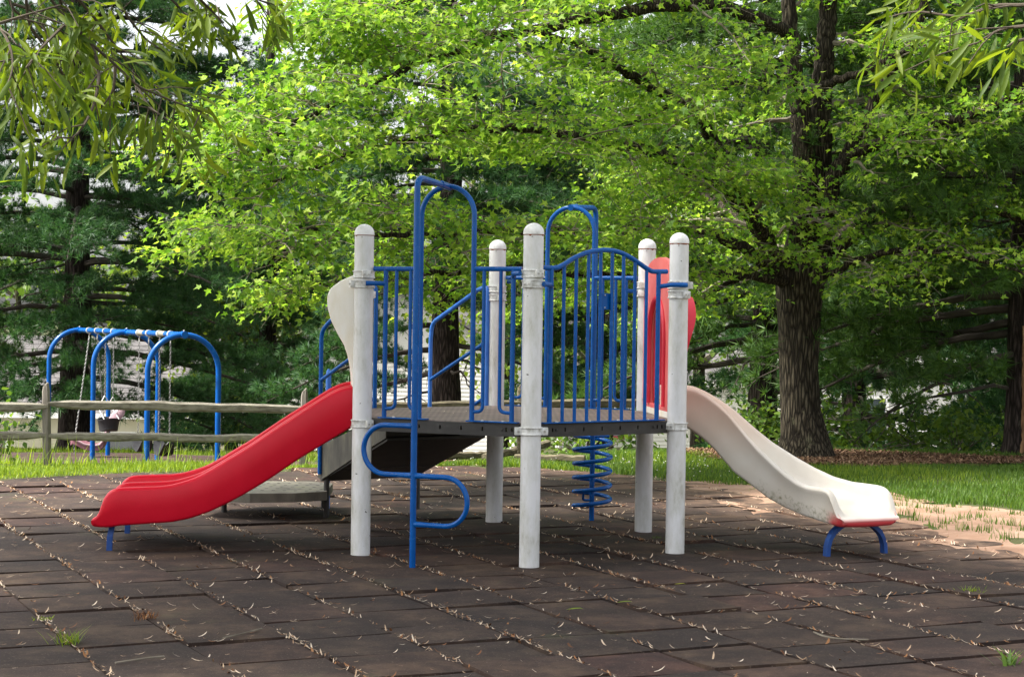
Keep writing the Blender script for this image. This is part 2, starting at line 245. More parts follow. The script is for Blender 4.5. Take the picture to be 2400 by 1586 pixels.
MAT['red_trim'] = noisy('dark_red_trim', [(0.3, (0.25, 0.03, 0.04)), (0.7, (0.33, 0.05, 0.06))], 5, 3, rough=0.6)
MAT['glass'] = noisy('window_glass', [(0.3, (0.03, 0.04, 0.05)), (0.7, (0.06, 0.075, 0.085))], 1, 2, rough=0.08, spec=0.8)
MAT['vent'] = noisy('black_vent', [(0.3, (0.01, 0.01, 0.01)), (0.7, (0.03, 0.03, 0.03))], 9, 2, rough=0.6)

# ------------------------------------------------------------------ mesh building helpers
WLOC = {}
def finish(o, parent):
    col.objects.link(o)
    if parent is not None:
        o.parent = parent; o.location = -WLOC.get(parent.name, Vector((0, 0, 0)))
    WLOC[o.name] = Vector((0, 0, 0))
    return o
def tag(o, label=None, cat=None, group=None, kind=None):
    if label: o['label'] = label
    if cat: o['category'] = cat
    if group: o['group'] = group
    if kind: o['kind'] = kind
    return o
def thing(name, loc, label, cat, group=None):
    o = bpy.data.objects.new(name, None); o.empty_display_size = 0.2; col.objects.link(o)
    o.location = loc; WLOC[o.name] = Vector(loc); return tag(o, label, cat, group)
class MB:
    def __init__(s): s.v = []; s.f = []
    def add(s, verts, faces):
        k = len(s.v); s.v += [tuple(map(float, p)) for p in verts]; s.f += [tuple(i + k for i in f) for f in faces]
    def tube(s, path, r, n=10, cap=True, closed=False):
        P = [Vector(p) for p in path]; m = len(P)
        R = [r] * m if not hasattr(r, '__len__') else list(r)
        T = []
        for i in range(m):
            a = P[(i - 1) % m] if (closed or i > 0) else P[i]; b = P[(i + 1) % m] if (closed or i < m - 1) else P[i]
            t = (b - a); T.append(t.normalized() if t.length > 1e-9 else Vector((0, 0, 1)))
        ref = Vector((0, 0, 1)) if abs(T[0].z) < 0.9 else Vector((1, 0, 0))
        u = (ref - T[0] * ref.dot(T[0])).normalized(); V = []
        for i in range(m):
            u = (u - T[i] * u.dot(T[i])); u = u.normalized() if u.length > 1e-9 else T[i].orthogonal().normalized()
            w = T[i].cross(u)
            for j in range(n):
                a = 2 * math.pi * j / n; V.append(P[i] + (u * math.cos(a) + w * math.sin(a)) * R[i])
        F = []
        for i in range(m if closed else m - 1):
            for j in range(n):
                a, b = i * n + j, i * n + (j + 1) % n; c, d = ((i + 1) % m) * n + (j + 1) % n, ((i + 1) % m) * n + j
                F.append((a, b, c, d))
        if cap and not closed: F.append(tuple(range(n - 1, -1, -1))); F.append(tuple((m - 1) * n + j for j in range(n)))
        s.add(V, F)
    def lathe(s, prof, c=(0, 0, 0), n=24, capb=True, capt=True):
        V = [(c[0] + r * math.cos(2 * math.pi * j / n), c[1] + r * math.sin(2 * math.pi * j / n), c[2] + z) for r, z in prof for j in range(n)]
        F = [(i * n + j, i * n + (j + 1) % n, (i + 1) * n + (j + 1) % n, (i + 1) * n + j) for i in range(len(prof) - 1) for j in range(n)]
        if capb: F.append(tuple(range(n - 1, -1, -1)))
        if capt: F.append(tuple((len(prof) - 1) * n + j for j in range(n)))
        s.add(V, F)
    def hexa(s, p):      # 8 corners: 4 bottom ccw, 4 top ccw
        s.add(p, [(3, 2, 1, 0), (4, 5, 6, 7), (0, 1, 5, 4), (1, 2, 6, 5), (2, 3, 7, 6), (3, 0, 4, 7)])
    def box(s, c, size, ux=(1, 0, 0), uy=(0, 1, 0), uz=(0, 0, 1)):
        c, ux, uy, uz = Vector(c), Vector(ux), Vector(uy), Vector(uz); a, b, d = size[0] / 2, size[1] / 2, size[2] / 2
        s.hexa([c + ux * i * a + uy * j * b + uz * k * d for k in (-1, 1) for i, j in ((-1, -1), (1, -1), (1, 1), (-1, 1))])
    def prism(s, poly, fn, w0, w1):          # poly of (a,b), fn(a,b,w) -> point
        n = len(poly)
        V = [fn(a, b, w0) for a, b in poly] + [fn(a, b, w1) for a, b in poly]
        F = [tuple(range(n - 1, -1, -1)), tuple(range(n, 2 * n))] + [(i, (i + 1) % n, n + (i + 1) % n, n + i) for i in range(n)]
        s.add(V, F)
    def loft(s, secs, capa=True, capb=True):       # list of closed rings
        n = len(secs[0]); V = [p for r in secs for p in r]
        F = [(i * n + j, i * n + (j + 1) % n, (i + 1) * n + (j + 1) % n, (i + 1) * n + j) for i in range(len(secs) - 1) for j in range(n)]
        if capa: F.append(tuple(range(n - 1, -1, -1)))
        if capb: F.append(tuple((len(secs) - 1) * n + j for j in range(n)))
        s.add(V, F)
    def mesh(s, name, mat, smooth=40, bevel=0.0, fix=True):
        me = bpy.data.meshes.new(name); me.from_pydata(s.v, [], s.f); me.validate()
        if fix or bevel:
            bm = bmesh.new(); bm.from_mesh(me)
            if bevel: bmesh.ops.bevel(bm, geom=bm.edges[:], offset=bevel, segments=2, affect='EDGES', profile=0.6)
            bmesh.ops.recalc_face_normals(bm, faces=bm.faces[:]); bm.to_mesh(me); bm.free()
        me.materials.append(MAT[mat])
        if smooth:
            me.polygons.foreach_set('use_smooth', [True] * len(me.polygons)); me.set_sharp_from_angle(angle=math.radians(smooth))
        me.update(); return me
    def build(s, name, mat, parent=None, smooth=40, bevel=0.0, fix=True):
        return finish(bpy.data.objects.new(name, s.mesh(name, mat, smooth, bevel, fix)), parent)
def mb(fn, *a, **k):
    m = MB(); getattr(m, fn)(*a, **k); return m
def tube(name, mat, parent, path, r, n=10, **k):
    return mb('tube', path, r, n, **k).build(name, mat, parent, fix=False)
def arc(c, u, v, r, a0, a1, n=10):      # points c + r(cos u + sin v)
    c, u, v = Vector(c), Vector(u), Vector(v)
    return [c + (u * math.cos(a) + v * math.sin(a)) * r for a in np.linspace(math.radians(a0), math.radians(a1), n)]
def rounded(pts, r=0.06, n=6):         # polyline with rounded corners
    P = [Vector(p) for p in pts]; out = [P[0]]
    for i in range(1, len(P) - 1):
        a, b = (P[i - 1] - P[i]), (P[i + 1] - P[i]); k = min(r, a.length * .49, b.length * .49)
        p0, p1 = P[i] + a.normalized() * k, P[i] + b.normalized() * k
        for t in np.linspace(0, 1, n): out.append(p0 * (1 - t) ** 2 + P[i] * 2 * t * (1 - t) + p1 * t * t)
    return out + [P[-1]]
def mass_mesh(name, tv, tf, pos, R, s, mat, tf_smooth=False):
    tv = np.asarray(tv, float); tf = np.asarray(tf, int); n = len(pos)
    V = np.einsum('nij,kj->nki', R, tv) * np.asarray(s).reshape(n, 1, -1) + np.asarray(pos)[:, None, :]
    F = tf[None] + (np.arange(n) * len(tv))[:, None, None]
    me = bpy.data.meshes.new(name); k = tf.shape[1]
    me.vertices.add(n * len(tv)); me.vertices.foreach_set('co', V.astype(np.float32).ravel())
    nf = n * len(tf); me.loops.add(nf * k); me.loops.foreach_set('vertex_index', F.ravel().astype(np.int32))
    me.polygons.add(nf); me.polygons.foreach_set('loop_start', np.arange(0, nf * k, k, dtype=np.int32))
    try: me.polygons.foreach_set('loop_total', np.full(nf, k, np.int32))
    except Exception: pass
    me.update(calc_edges=True); me.materials.append(MAT[mat]); return me
def mass(name, tv, tf, pos, R, s, mat, parent=None, kind='stuff'):
    o = finish(bpy.data.objects.new(name, mass_mesh(name, tv, tf, pos, R, s, mat)), parent)
    if kind: o['kind'] = kind
    return o
def unit(a): return a / np.maximum(np.linalg.norm(a, axis=-1, keepdims=True), 1e-9)
def frames(d, n):       # columns x, d, n'
    d = unit(d); x = unit(np.cross(d, n)); nn = np.cross(x, d); return np.stack([x, d, nn], -1)
def inside(poly, x, y):
    p = np.asarray(poly); r = np.zeros(np.shape(x), bool); j = len(p) - 1
    for i in range(len(p)):
        c = ((p[i, 1] > y) != (p[j, 1] > y)) & (x < (p[j, 0] - p[i, 0]) * (y - p[i, 1]) / (p[j, 1] - p[i, 1] + 1e-12) + p[i, 0]); r ^= c; j = i
    return r
class Noise2:
    def __init__(s, seed): s.g = np.random.default_rng(seed).random((64, 64))
    def __call__(s, x, y):
        x = np.asarray(x, float); y = np.asarray(y, float); i = np.floor(x).astype(int); j = np.floor(y).astype(int); a, b = x - i, y - j
        a = a * a * (3 - 2 * a); b = b * b * (3 - 2 * b); g = s.g; I = lambda p, q: g[p % 64, q % 64]
        return (I(i, j) * (1 - a) + I(i + 1, j) * a) * (1 - b) + (I(i, j + 1) * (1 - a) + I(i + 1, j + 1) * a) * b
NZ = Noise2(3)

# ------------------------------------------------------------------ the setting: terrain, rubber tiles, earth, mulch
RUBBER = [(-9.5, 13.5), (-4.71, 16.44), (-3.7, 17.22), (-2.55, 17.84), (-0.66, 18.85), (0.02, 18.65), (0.89, 18.12), (1.86, 17.10), (2.30, 16.5), (2.62, 15.2), (2.95, 14.2), (3.2, 13.4), (3.6, 12.6), (4.3, 11.7), (6.5, 9.5), (6.5, 4), (-9.5, 4)]
def gz(x, y):
    x = np.asarray(x, float); y = np.asarray(y, float)
    k = 1 / (1 + np.exp(-(x - 0.2) * 1.3)); y0 = 17.9 * (1 - k) + 21.3 * k
    t = np.maximum(0, y - y0)
    z = -0.082 * np.minimum(t, 8) - 0.055 * np.clip(t - 8, 0, 10) - 0.11 * np.clip(t - 18, 0, 20) - 0.03 * np.clip(t - 38, 0, 60)
    return z
def zground(x, y):
    z = gz(x, y) + (NZ(x * 1.1 + 9, y * 1.1) - 0.5) * 0.03
    return np.where(inside(RUBBER, x, y), -0.07, z)
def steps(a, b, s, g, lim):
    l = list(np.arange(a, b + 1e-6, s)); d = s
    while l[-1] < lim: d *= g; l.append(l[-1] + d)
    return l
gxr = steps(0, 9, 0.2, 1.22, 500); gx = np.array([-v for v in gxr[:0:-1]] + gxr)
gy = np.array([-60, -30, -15, -6, 0, 3] + steps(6, 24, 0.2, 1.16, 900))
X, Y = np.meshgrid(gx, gy, indexing='ij'); Z = zground(X, Y)
ny = len(gy)
m = MB(); m.v = list(zip(X.ravel().tolist(), Y.ravel().tolist(), Z.ravel().tolist()))
m.f = [(i * ny + j, (i + 1) * ny + j, (i + 1) * ny + j + 1, i * ny + j + 1) for i in range(len(gx) - 1) for j in range(ny - 1)]
tag(m.build('ground', 'ground', smooth=60, fix=False), kind='structure')
def sheet(name, poly, mat, dz, step=0.25, rag=0.0, zfn=None):
    P = np.array(poly); x0, y0 = P.min(0); x1, y1 = P.max(0)
    xs = np.arange(x0, x1 + step, step); ys = np.arange(y0, y1 + step, step); A, B = np.meshgrid(xs, ys, indexing='ij')
    jx = A + (NZ(A * 2.1, B * 2.1 + 31) - .5) * rag + (NZ(A * 9, B * 9 + 31) - .5) * rag * .4; jy = B + (NZ(A * 2.1 + 17, B * 2.1) - .5) * rag + (NZ(A * 9 + 3, B * 9) - .5) * rag * .4
    ok = inside(poly, jx, jy); zz = (zfn or gz)(A, B) + (NZ(A * 1.1 + 9, B * 1.1) - 0.5) * 0.03 * (zfn is None) + dz
    idx = -np.ones(A.shape, int); mm = MB()
    for i in range(len(xs) - 1):
        for j in range(len(ys) - 1):
            if ok[i, j] and ok[i + 1, j] and ok[i, j + 1] and ok[i + 1, j + 1]:
                q = []
                for a, b in ((i, j), (i + 1, j), (i + 1, j + 1), (i, j + 1)):
                    if idx[a, b] < 0: idx[a, b] = len(mm.v); mm.v.append((A[a, b], B[a, b], zz[a, b]))
                    q.append(idx[a, b])
                mm.f.append(tuple(q))
    return tag(mm.build(name, mat, smooth=60, fix=False), kind='structure')
DIRT = [(1.35, 17.45), (1.65, 16.1), (1.95, 14.7), (2.4, 13.6), (2.8, 12.7), (3.3, 12.0), (4.1, 11.2), (7.5, 8.9), (8.5, 11.5), (5.4, 13.9), (4.3, 14.86), (3.9, 15.4), (3.47, 16.0), (2.43, 16.75)]
sheet('bare_earth', DIRT, 'dirt', 0.0, 0.045, 0.4, zfn=lambda a, b: -.016 + .034 * np.clip((a + .42 * b - 8.55) / .75, 0, 1) + (NZ(a * 2.3, b * 2.3) - 0.5) * 0.022 + (NZ(a * 7, b * 7) - .5) * .014)
sheet('mulch_ring', [(1.9, 20.9), (2.2, 19.7), (3.0, 19.15), (3.7, 18.95), (4.6, 19.35), (5.9, 19.9), (6.0, 20.6), (4.8, 21.0), (3.4, 21.6), (2.4, 21.5)], 'mulch', 0.022, 0.12, 0.5)
sheet('mulch_bed', [(-16, 34.2), (-8, 35.0), (-4, 32.5), (-1.2, 24.5), (0.3, 21.6), (0.6, 22.6), (0.2, 27), (-2.5, 38), (-7, 43), (-16, 43)], 'mulch', 0.03, 0.35, 0.6)
sheet('pale_road', [(-30, 46.2), (24, 46.2), (24, 50.5), (-30, 50.5)], 'road', 0.06, 0.6, 0.0)
sheet('swing_mat', [(-11, 24.0), (-6.4, 20.8), (-1.9, 21.4), (-1.5, 24.6), (-4.6, 31.3), (-7.5, 33.2), (-11.5, 31.2)], 'tile', 0.03, 0.3, 0.0)

# rubber tiles: 0.5 m squares in columns that run up to the left, uneven heights, open joints
slab = tag(mb('prism', RUBBER, lambda a, b, w: (a, b, w), -0.069, -0.036).build('playground_surface', 'mat_base', smooth=0), kind='structure')
TD = Vector((-0.4258, 0.9048)); TQ = Vector((0.9048, 0.4258)); ts = 0.5
QOFF = (-1.266 * TQ.x + 9.0 * TQ.y)          # joint J3 passes through (-1.266, 9)
tr = random.Random(11)
def tile_mesh(kind):
    m_ = MB(); h = ts / 2 - (0.005, 0.007, 0.009)[kind % 3]; n = 4; rr = random.Random(40 + kind)
    top = [[None] * (n + 1) for _ in range(n + 1)]
    g = np.linspace(-h, h, n + 1); cz = [rr.uniform(-0.007, 0.004) for _ in range(4)]
    V = []; F = []
    for i, a in enumerate(g):
        for j, b in enumerate(g):
            u, v = i / n, j / n; z = (cz[0] * (1 - u) + cz[1] * u) * (1 - v) + (cz[2] * (1 - u) + cz[3] * u) * v
            ed = 0.0025 if (i in (0, n) or j in (0, n)) else 0; V.append((a, b * (h - .006) / h, z - ed))
    I = lambda i, j: i * (n + 1) + j
    F += [(I(i, j), I(i + 1, j), I(i + 1, j + 1), I(i, j + 1)) for i in range(n) for j in range(n)]
    ring = [I(i, 0) for i in range(n + 1)] + [I(n, j) for j in range(1, n + 1)] + [I(i, n) for i in range(n - 1, -1, -1)] + [I(0, j) for j in range(n - 1, 0, -1)]
    k = len(V); V += [(V[q][0] * 1.006, V[q][1] * 1.006, -0.045) for q in ring]
    F += [(ring[(q + 1) % len(ring)], ring[q], k + q, k + (q + 1) % len(ring)) for q in range(len(ring))]
    m_.v = V; m_.f = F
    return m_.mesh('rubber_tile', 'tile', smooth=50, fix=True)
tiles_me = [tile_mesh(k) for k in range(8)]
cand = []; JOINTS = []
for c in range(-14, 16):
    off = tr.random() * ts; q = QOFF + (c + 0.5) * ts
    for r in range(6, 48):
        s_ = r * ts + off; p = TQ * q + TD * s_
        if not inside(RUBBER, np.array([p.x]), np.array([p.y]))[0]: continue
        if p.y < 6.9 or abs(p.x) > 0.2915 * p.y + 0.45: continue
        cand.append((p.y, p, c, s_)); JOINTS.append((q, s_))
cand.sort(key=lambda t: t[0])
rest = MB()
for i, (yy, p, c, s_) in enumerate(cand):
    ang = math.atan2(TQ.y, TQ.x) + tr.gauss(0, 0.006); dz = tr.gauss(0, 0.005) - 0.002; tx, ty = tr.gauss(0, 0.006), tr.gauss(0, 0.006)
    me = tiles_me[tr.randrange(8)]
    if i < 300:
        o = bpy.data.objects.new('rubber_tile', me); col.objects.link(o); o.parent = slab
        o.location = (p.x, p.y, dz); o.rotation_euler = (tx, ty, ang + tr.choice((0, math.pi)))
    else:
        M4 = Matrix.Translation((p.x, p.y, dz)) @ Matrix.Rotation(ang, 4, 'Z')
        rest.add([M4 @ v.co for v in me.vertices], [tuple(f.vertices) for f in me.polygons])
if rest.v: tag(rest.build('far_tiles', 'tile', slab, smooth=50, fix=False), kind='stuff')

# ------------------------------------------------------------------ the play structure
PP = {2: (0.1269, 11.1541), 3: (1.1047, 11.8601), 5: (0.9823, 13.0599), 4: (-0.1180, 13.5537), 6: (-1.068, 12.835), 1: (-0.9734, 11.6480)}
CEN = Vector((0.0044, 12.354))
play = thing('play_structure', (CEN.x, CEN.y, 0), 'hexagonal play structure with white posts, blue rails, red and white slides', 'playground')
HP, RP, DZ = 2.14, 0.0635, 0.882
class Edge:
    def __init__(s, a, b):
        s.a = Vector(PP[a]); s.b = Vector(PP[b]); s.len = (s.b - s.a).length; s.t = (s.b - s.a).normalized()
        n = Vector((s.t.y, -s.t.x)); mid = (s.a + s.b) / 2
        s.n = n if n.dot(mid - CEN) > 0 else -n
    def __call__(s, t, z, w=0.0):
        p = s.a + s.t * t + s.n * w; return Vector((p.x, p.y, z))
    def ax(s): return Vector((s.t.x, s.t.y, 0)), Vector((s.n.x, s.n.y, 0))
def clamp(parent, c, z, d, nuts=True):        # white split ring with bolt housing; d = direction of the housing
    m = MB(); m.lathe([(RP + .001, z - .026), (RP + .010, z - .026), (RP + .012, z - .020), (RP + .006, z - .015), (RP + .006, z + .015), (RP + .012, z + .020), (RP + .010, z + .026), (RP + .001, z + .026)], (c[0], c[1], 0), 28, False, False)
    d = Vector((d[0], d[1], 0)).normalized(); q = Vector((-d.y, d.x, 0)); ce = Vector((c[0], c[1], z)) + d * (RP + .014)
    m.box(ce, (.030, .052, .046), d, q)
    o = m.build('clamp', 'clamp', parent, smooth=35, bevel=.003)
    if nuts:
        for s in (-1, 1):
            b_ = MB(); b_.box(ce + d * .016 + q * .014 * s, (.006, .012, .012), d, q); b_.build('bolt', 'bolt', parent, bevel=.002)
    return o
for k, h in ((2, HP), (3, HP - .012), (5, HP), (4, HP), (6, HP), (1, HP + .004)):
    c = PP[k]; m = MB()
    m.lathe([(RP, -.02), (RP, h - .066)], (c[0], c[1], 0), 32, True, True)
    po = m.build('post', 'post', play)
    mb('lathe', [(RP + .0022, h - .072), (RP + .0022, h - .062)] + [((RP + .0022) * math.cos(a), h - .062 + .062 * math.sin(a)) for a in np.linspace(0.15, 1.5, 8)], (c[0], c[1], 0), 32, False, True).build('cap', 'cap', po)
    rr = random.Random(k); n = 36; V = []
    for j in range(n):
        a = 2 * math.pi * j / n; dz = .004 + .014 * max(0, rr.random() - .55) * (1 if j % 5 else 1.6)
        V += [((RP + .0012) * math.cos(a) + c[0], (RP + .0012) * math.sin(a) + c[1], h - .0725), ((RP + .0012) * math.cos(a) + c[0], (RP + .0012) * math.sin(a) + c[1], h - .0735 - dz)]
    m = MB(); m.add(V, [(2 * j, 2 * ((j + 1) % n), 2 * ((j + 1) % n) + 1, 2 * j + 1) for j in range(n)]); m.build('rust_line', 'rust', po, fix=False)
    b_ = MB(); b_.tube([(c[0] - .01, c[1] - RP - .003, h - .088), (c[0] - .01, c[1] - RP + .004, h - .088)], .005, 8); b_.build('rivet', 'bolt', po)
    inw = (CEN - Vector(c)); out = -inw; tang = Vector((-inw.y, inw.x))
    for z, d in {1: ((1.815, (.3, -1)), (1.752, (-1, -.35)), (.842, (.8, -.9))), 2: ((1.822, (.55, -1)), (1.757, (-.45, -1))), 3: ((1.778, (1, -.25)), (1.715, (.7, -1)), (.842, (-.75, -1))),
                 4: ((1.765, (.4, -1)), (1.70, (.4, -1)), (.842, (.6, -1))), 5: ((1.80, (-.5, -1)), (1.74, (-.6, -1)), (.842, (-.5, -1))), 6: ((1.70, (1.1, -1)), (.842, (.9, -1)))}[k]:
        clamp(po, c, z, d, nuts=(k in (1, 2, 3)))
    if k == 2:       # deck-level double-ended clamp facing the camera
        m = MB(); d = Vector((-out.x, -out.y, 0)).normalized() * -1; q = Vector((-d.y, d.x, 0)); z = .839
        m.lathe([(RP + .001, z - .026), (RP + .011, z - .026), (RP + .013, z - .020), (RP + .007, z - .014), (RP + .007, z + .014), (RP + .013, z + .020), (RP + .011, z + .026), (RP + .001, z + .026)], (c[0], c[1], 0), 28, False, False)
        for s in (-1, 1): m.box(Vector((c[0], c[1], z)) + q * s * .083 + d * .018, (.03, .044, .048), d, q)
        m.build('clamp', 'clamp', po, smooth=35, bevel=.003)
        for s in (-1, 1):
            b_ = MB(); b_.box(Vector((c[0], c[1], z)) + q * s * .083 + d * .036, (.008, .014, .014), d, q); b_.build('bolt', 'bolt', po, bevel=.002)
E12, E23, E35, E54, E46, E61 = Edge(1, 2), Edge(2, 3), Edge(3, 5), Edge(5, 4), Edge(4, 6), Edge(6, 1)
# deck plate and its black edge channels with slots
poly = []
for e in (E12, E23, E35, E54, E46, E61):
    for t in (.075, e.len - .075): p = e(t, 0, -.028); poly.append((p.x, p.y))
deck = mb('prism', poly, lambda a, b, w: (a, b, w), .85, DZ).build('deck', 'deck', play, smooth=0, bevel=.002)
for e, full in ((E12, 1), (E23, 1), (E35, 0), (E54, 0), (E46, 0), (E61, 0)):
    m = MB(); T, Nn = e.ax(); t0, t1 = .085, e.len - .085; sl = [.13, .17, .27, .42, .57, .72, .87, e.len - .17, e.len - .13] if full else []
    def strip(a, b, z0, z1): m.box(e((a + b) / 2, (z0 + z1) / 2, -.012), (b - a, .026, z1 - z0), T, Nn)
    if sl:
        strip(t0, t1, .853, .876); strip(t0, t1, .797, .828); x = t0
        for s_ in sl: strip(x, s_ - .006, .828, .853); x = s_ + .006
        strip(x, t1, .828, .853)
    else: strip(t0, t1, .797, .876)
    m.box(e((t0 + t1) / 2, .80, -.05), (t1 - t0, .05, .006), T, Nn)
    m.build('deck_edge', 'frame', deck, smooth=0)
    if full:
        for s_ in (.2, e.len - .2):
            b_ = MB(); b_.box(e(s_, .84, .003), (.016, .008, .016), T, Nn); b_.build('bolt', 'frame', deck, bevel=.003)
for a in range(3):      # joists under the deck
    d = Vector((math.cos(a * 1.047 + .1), math.sin(a * 1.047 + .1), 0)); m = MB(); m.box((CEN.x, CEN.y, .82), (1.9, .04, .055), d, Vector((-d.y, d.x, 0))); m.build('joist', 'frame', deck, smooth=0)

def bolts(parent, e, ts, z=.893, w=0):
    for t in ts:
        b_ = MB(); p = e(t, 0, w); b_.lathe([(.010, z - .004), (.010, z), (.006, z + .005)], (p.x, p.y, 0), 10); b_.build('bolt', 'bolt', parent)
def stub(parent, e, path, r=.0155): tube('bracket_tube', 'blue', parent, rounded([e(*p) for p in path], .03), r, 10)
def entry_panel(e):
    r = .0165; T, Nn = e.ax(); ac = .606; hw = .188
    path = [e(ac - hw, .886), e(ac - hw, 1.5)] + arc(e(ac, 2.19), -T, Vector((0, 0, 1)), hw, 0, 180, 22) + [e(ac + hw, 1.5), e(ac + hw, .886)]
    a = tube('entry_arch', 'blue', play, path, r, 14)
    for t0, t1 in ((.075, ac - hw), (ac + hw, 1.13)): tube('rail', 'blue', a, [e(t0, 1.852), e(t0 + .004, 1.852), e(t1, 1.852)], .0155, 12)
    for t in (.163, 1.072): tube('leg', 'blue', a, [e(t, .886), e(t, 1.3), e(t, 1.845)], .0155, 12)
    for t, tl, sg in ((.242, .163, -1), (.345, ac - hw, 1), (.868, ac + hw, -1), (.985, 1.072, 1)):
        tube('bar', 'blue', a, rounded([e(t, 1.845), e(t, .95), e(tl, .945)], .065, 8), .0118, 10)
    for t0, t1 in ((.125, .475), (.76, 1.115)):
        b_ = MB(); b_.box(e((t0 + t1) / 2, .8865, -.004), (t1 - t0, .05, .008), T, Nn); b_.build('base_plate', 'blue', a, smooth=0, bevel=.002)
        bolts(a, e, (t0 + .11, t1 - .10), .893, .004)
    stub(a, e, [(.055, 1.757, .075), (.12, 1.757, .035), (.163, 1.757, .0)])
    stub(a, e, [(1.15, 1.822, .075), (1.09, 1.822, .045), (1.072, 1.80, .0)])
    return a
a1 = entry_panel(E12); a2 = entry_panel(E54)
# loop pole climber in front
def climber_pole(e, w, name):
    t = .606; r = .0198
    path = rounded([e(t, -.02, w), e(t, 1.2, w), e(t, 2.405, w), e(t, 2.378, .02)], .075, 8)
    p = tube(name, 'blue', play, path, r, 14)
    T, Nn = e.ax(); tube('sleeve', 'blue', p, [e(t, 2.386, .105), e(t, 2.374, -.018)], .0235, 14)
    b_ = MB(); q = e(t, 2.383, .06); b_.lathe([(.007, -.004), (.007, .004), (.003, .007)], (0, 0, 0), 8)
    b_.v = [tuple(q + T * (.024 + v[2]) * -1 + Nn * v[0] + Vector((0, 0, v[1]))) for v in b_.v]; b_.build('bolt', 'bolt', p)
    return p
pole = climber_pole(E12, .43, 'loop_climber')
T, Nn = E12.ax()
for s, zt, zb, ln in ((-1, .868, .562, .20), (1, .562, .262, .22)):
    c = E12(.606 + s * ln, (zt + zb) / 2, .43); rr_ = (zt - zb) / 2
    path = [E12(.606 + s * .012, zt, .43), E12(.606 + s * .08, zt, .43)] + arc(c, T * s, Vector((0, 0, 1)), rr_, 90, -90, 20) + [E12(.606 + s * .08, zb, .43), E12(.606 + s * .012, zb, .43)]
    tube('loop', 'blue', pole, path, [.0195, .0165] + [.0165] * 20 + [.0165, .0195], 12)
# spiral climber behind
sp_ = climber_pole(E54, .50, 'spiral_climber'); c = E54(.606, 0, .50); path = []
for th in np.linspace(math.pi, math.pi + 2 * math.pi * 5.05, 190): path.append((c.x + .142 * math.cos(th), c.y + .142 * math.sin(th), .108 + .108 * (th - math.pi) / (2 * math.pi)))
tube('coil', 'blue', sp_, path, .0165, 10)
tube('coil_brace', 'blue', sp_, rounded([(c.x, c.y, .15), (c.x - .07, c.y - .02, .15), (c.x - .07, c.y - .115, .235)], .03), .010, 8)
tube('coil_brace', 'blue', sp_, [(c.x, c.y, .64), (c.x + .13, c.y + .03, .645)], .012, 8)
# barrier with an arched top rail between the two front posts
RZ = [(.075, 1.862), (.179, 1.862), (.233, 1.881), (.311, 1.927), (.413, 1.968), (.533, 1.989), (.60, 1.991), (.67, 1.986), (.757, 1.963), (.847, 1.922), (.947, 1.868), (.989, 1.862), (1.10, 1.866)]
ks = np.linspace(0, len(RZ) - 1, 60); rt_ = np.interp(ks, range(len(RZ)), [p[0] for p in RZ]); rz_ = np.interp(ks, range(len(RZ)), [p[1] for p in RZ])
sm = np.convolve(np.pad(rz_, 2, 'edge'), np.ones(5) / 5, 'valid'); 
bar = tube('barrier_rail', 'blue', play, [E23(t, z) for t, z in zip(rt_, sm)], .0158, 12)
bt = [.142, .244, .342, .441, .539, .635, .730, .828, .926, 1.029]
for i, t in enumerate(bt): tube('bar', 'blue', bar, [E23(t, .888), E23(t, 1.3), E23(t, float(np.interp(t, rt_, sm)))], .0158 if i in (0, 9) else .0118, 12)
T, Nn = E23.ax()
b_ = MB(); b_.box(E23(.59, .8865, -.002), (.99, .05, .008), T, Nn); b_.build('base_plate', 'blue', bar, smooth=0, bevel=.002)
bolts(bar, E23, (.2, .46, .70, .95), .893, .006)
b_ = MB(); b_.box(E23(.588, 1.66, -.016), (.088, .006, .105), T, Nn); pl_ = b_.build('plate', 'blue', bar, smooth=0, bevel=.002)
for z in (1.70, 1.62): b_ = MB(); q = E23(.588, z, -.012); b_.box(q, (.008, .004, .008), T, Nn); b_.build('bolt', 'bolt', pl_ if False else bar, bevel=.001)
stub(bar, E23, [(.02, 1.757, .085), (.10, 1.757, .06), (.142, 1.75, .0)])
stub(bar, E23, [(1.205, 1.778, .085), (1.10, 1.778, .05), (1.029, 1.765, .0)])

# red double slide
e_, q_ = Vector((-.995, -.0995)), Vector((-.0995, .995)); A0 = Vector((-1.0, 11.72))
RT = [(-.02, 1.085), (.043, 1.083), (.111, 1.070), (.190, 1.033), (.309, .956), (.507, .826), (.743, .663), (.861, .591), (.979, .518), (1.057, .477), (1.136, .449), (1.214, .427), (1.293, .417), (1.449, .412), (1.559, .407), (1.613, .387), (1.644, .347), (1.667, .292), (1.69, .252), (1.708, .228)]
RB = [(-.02, .84), (.039, .813), (.186, .724), (.384, .602), (.582, .464), (.739, .367), (.857, .302), (.975, .246), (1.093, .205), (1.211, .181), (1.368, .170), (1.541, .158), (1.618, .145), (1.69, .146), (1.708, .152)]
ss = np.linspace(-.02, 1.708, 116)
Tz = np.interp(ss, *zip(*RT)); Bz = np.interp(ss, *zip(*RB)); sm = lambda a: np.convolve(np.pad(a, 2, 'edge'), np.array([1, 2, 3, 2, 1]) / 9, 'valid')
Tz = np.r_[sm(Tz)[:-3], Tz[-3:]]; Bz = sm(Bz); secs = []
def bead(q0, q1, T, bed, n=5):      # rounded rim between two q
    c = (q0 + q1) / 2; r = (q1 - q0) / 2; return [(c - r * math.cos(a), T - r + r * math.sin(a)) for a in np.linspace(0, math.pi, n)]
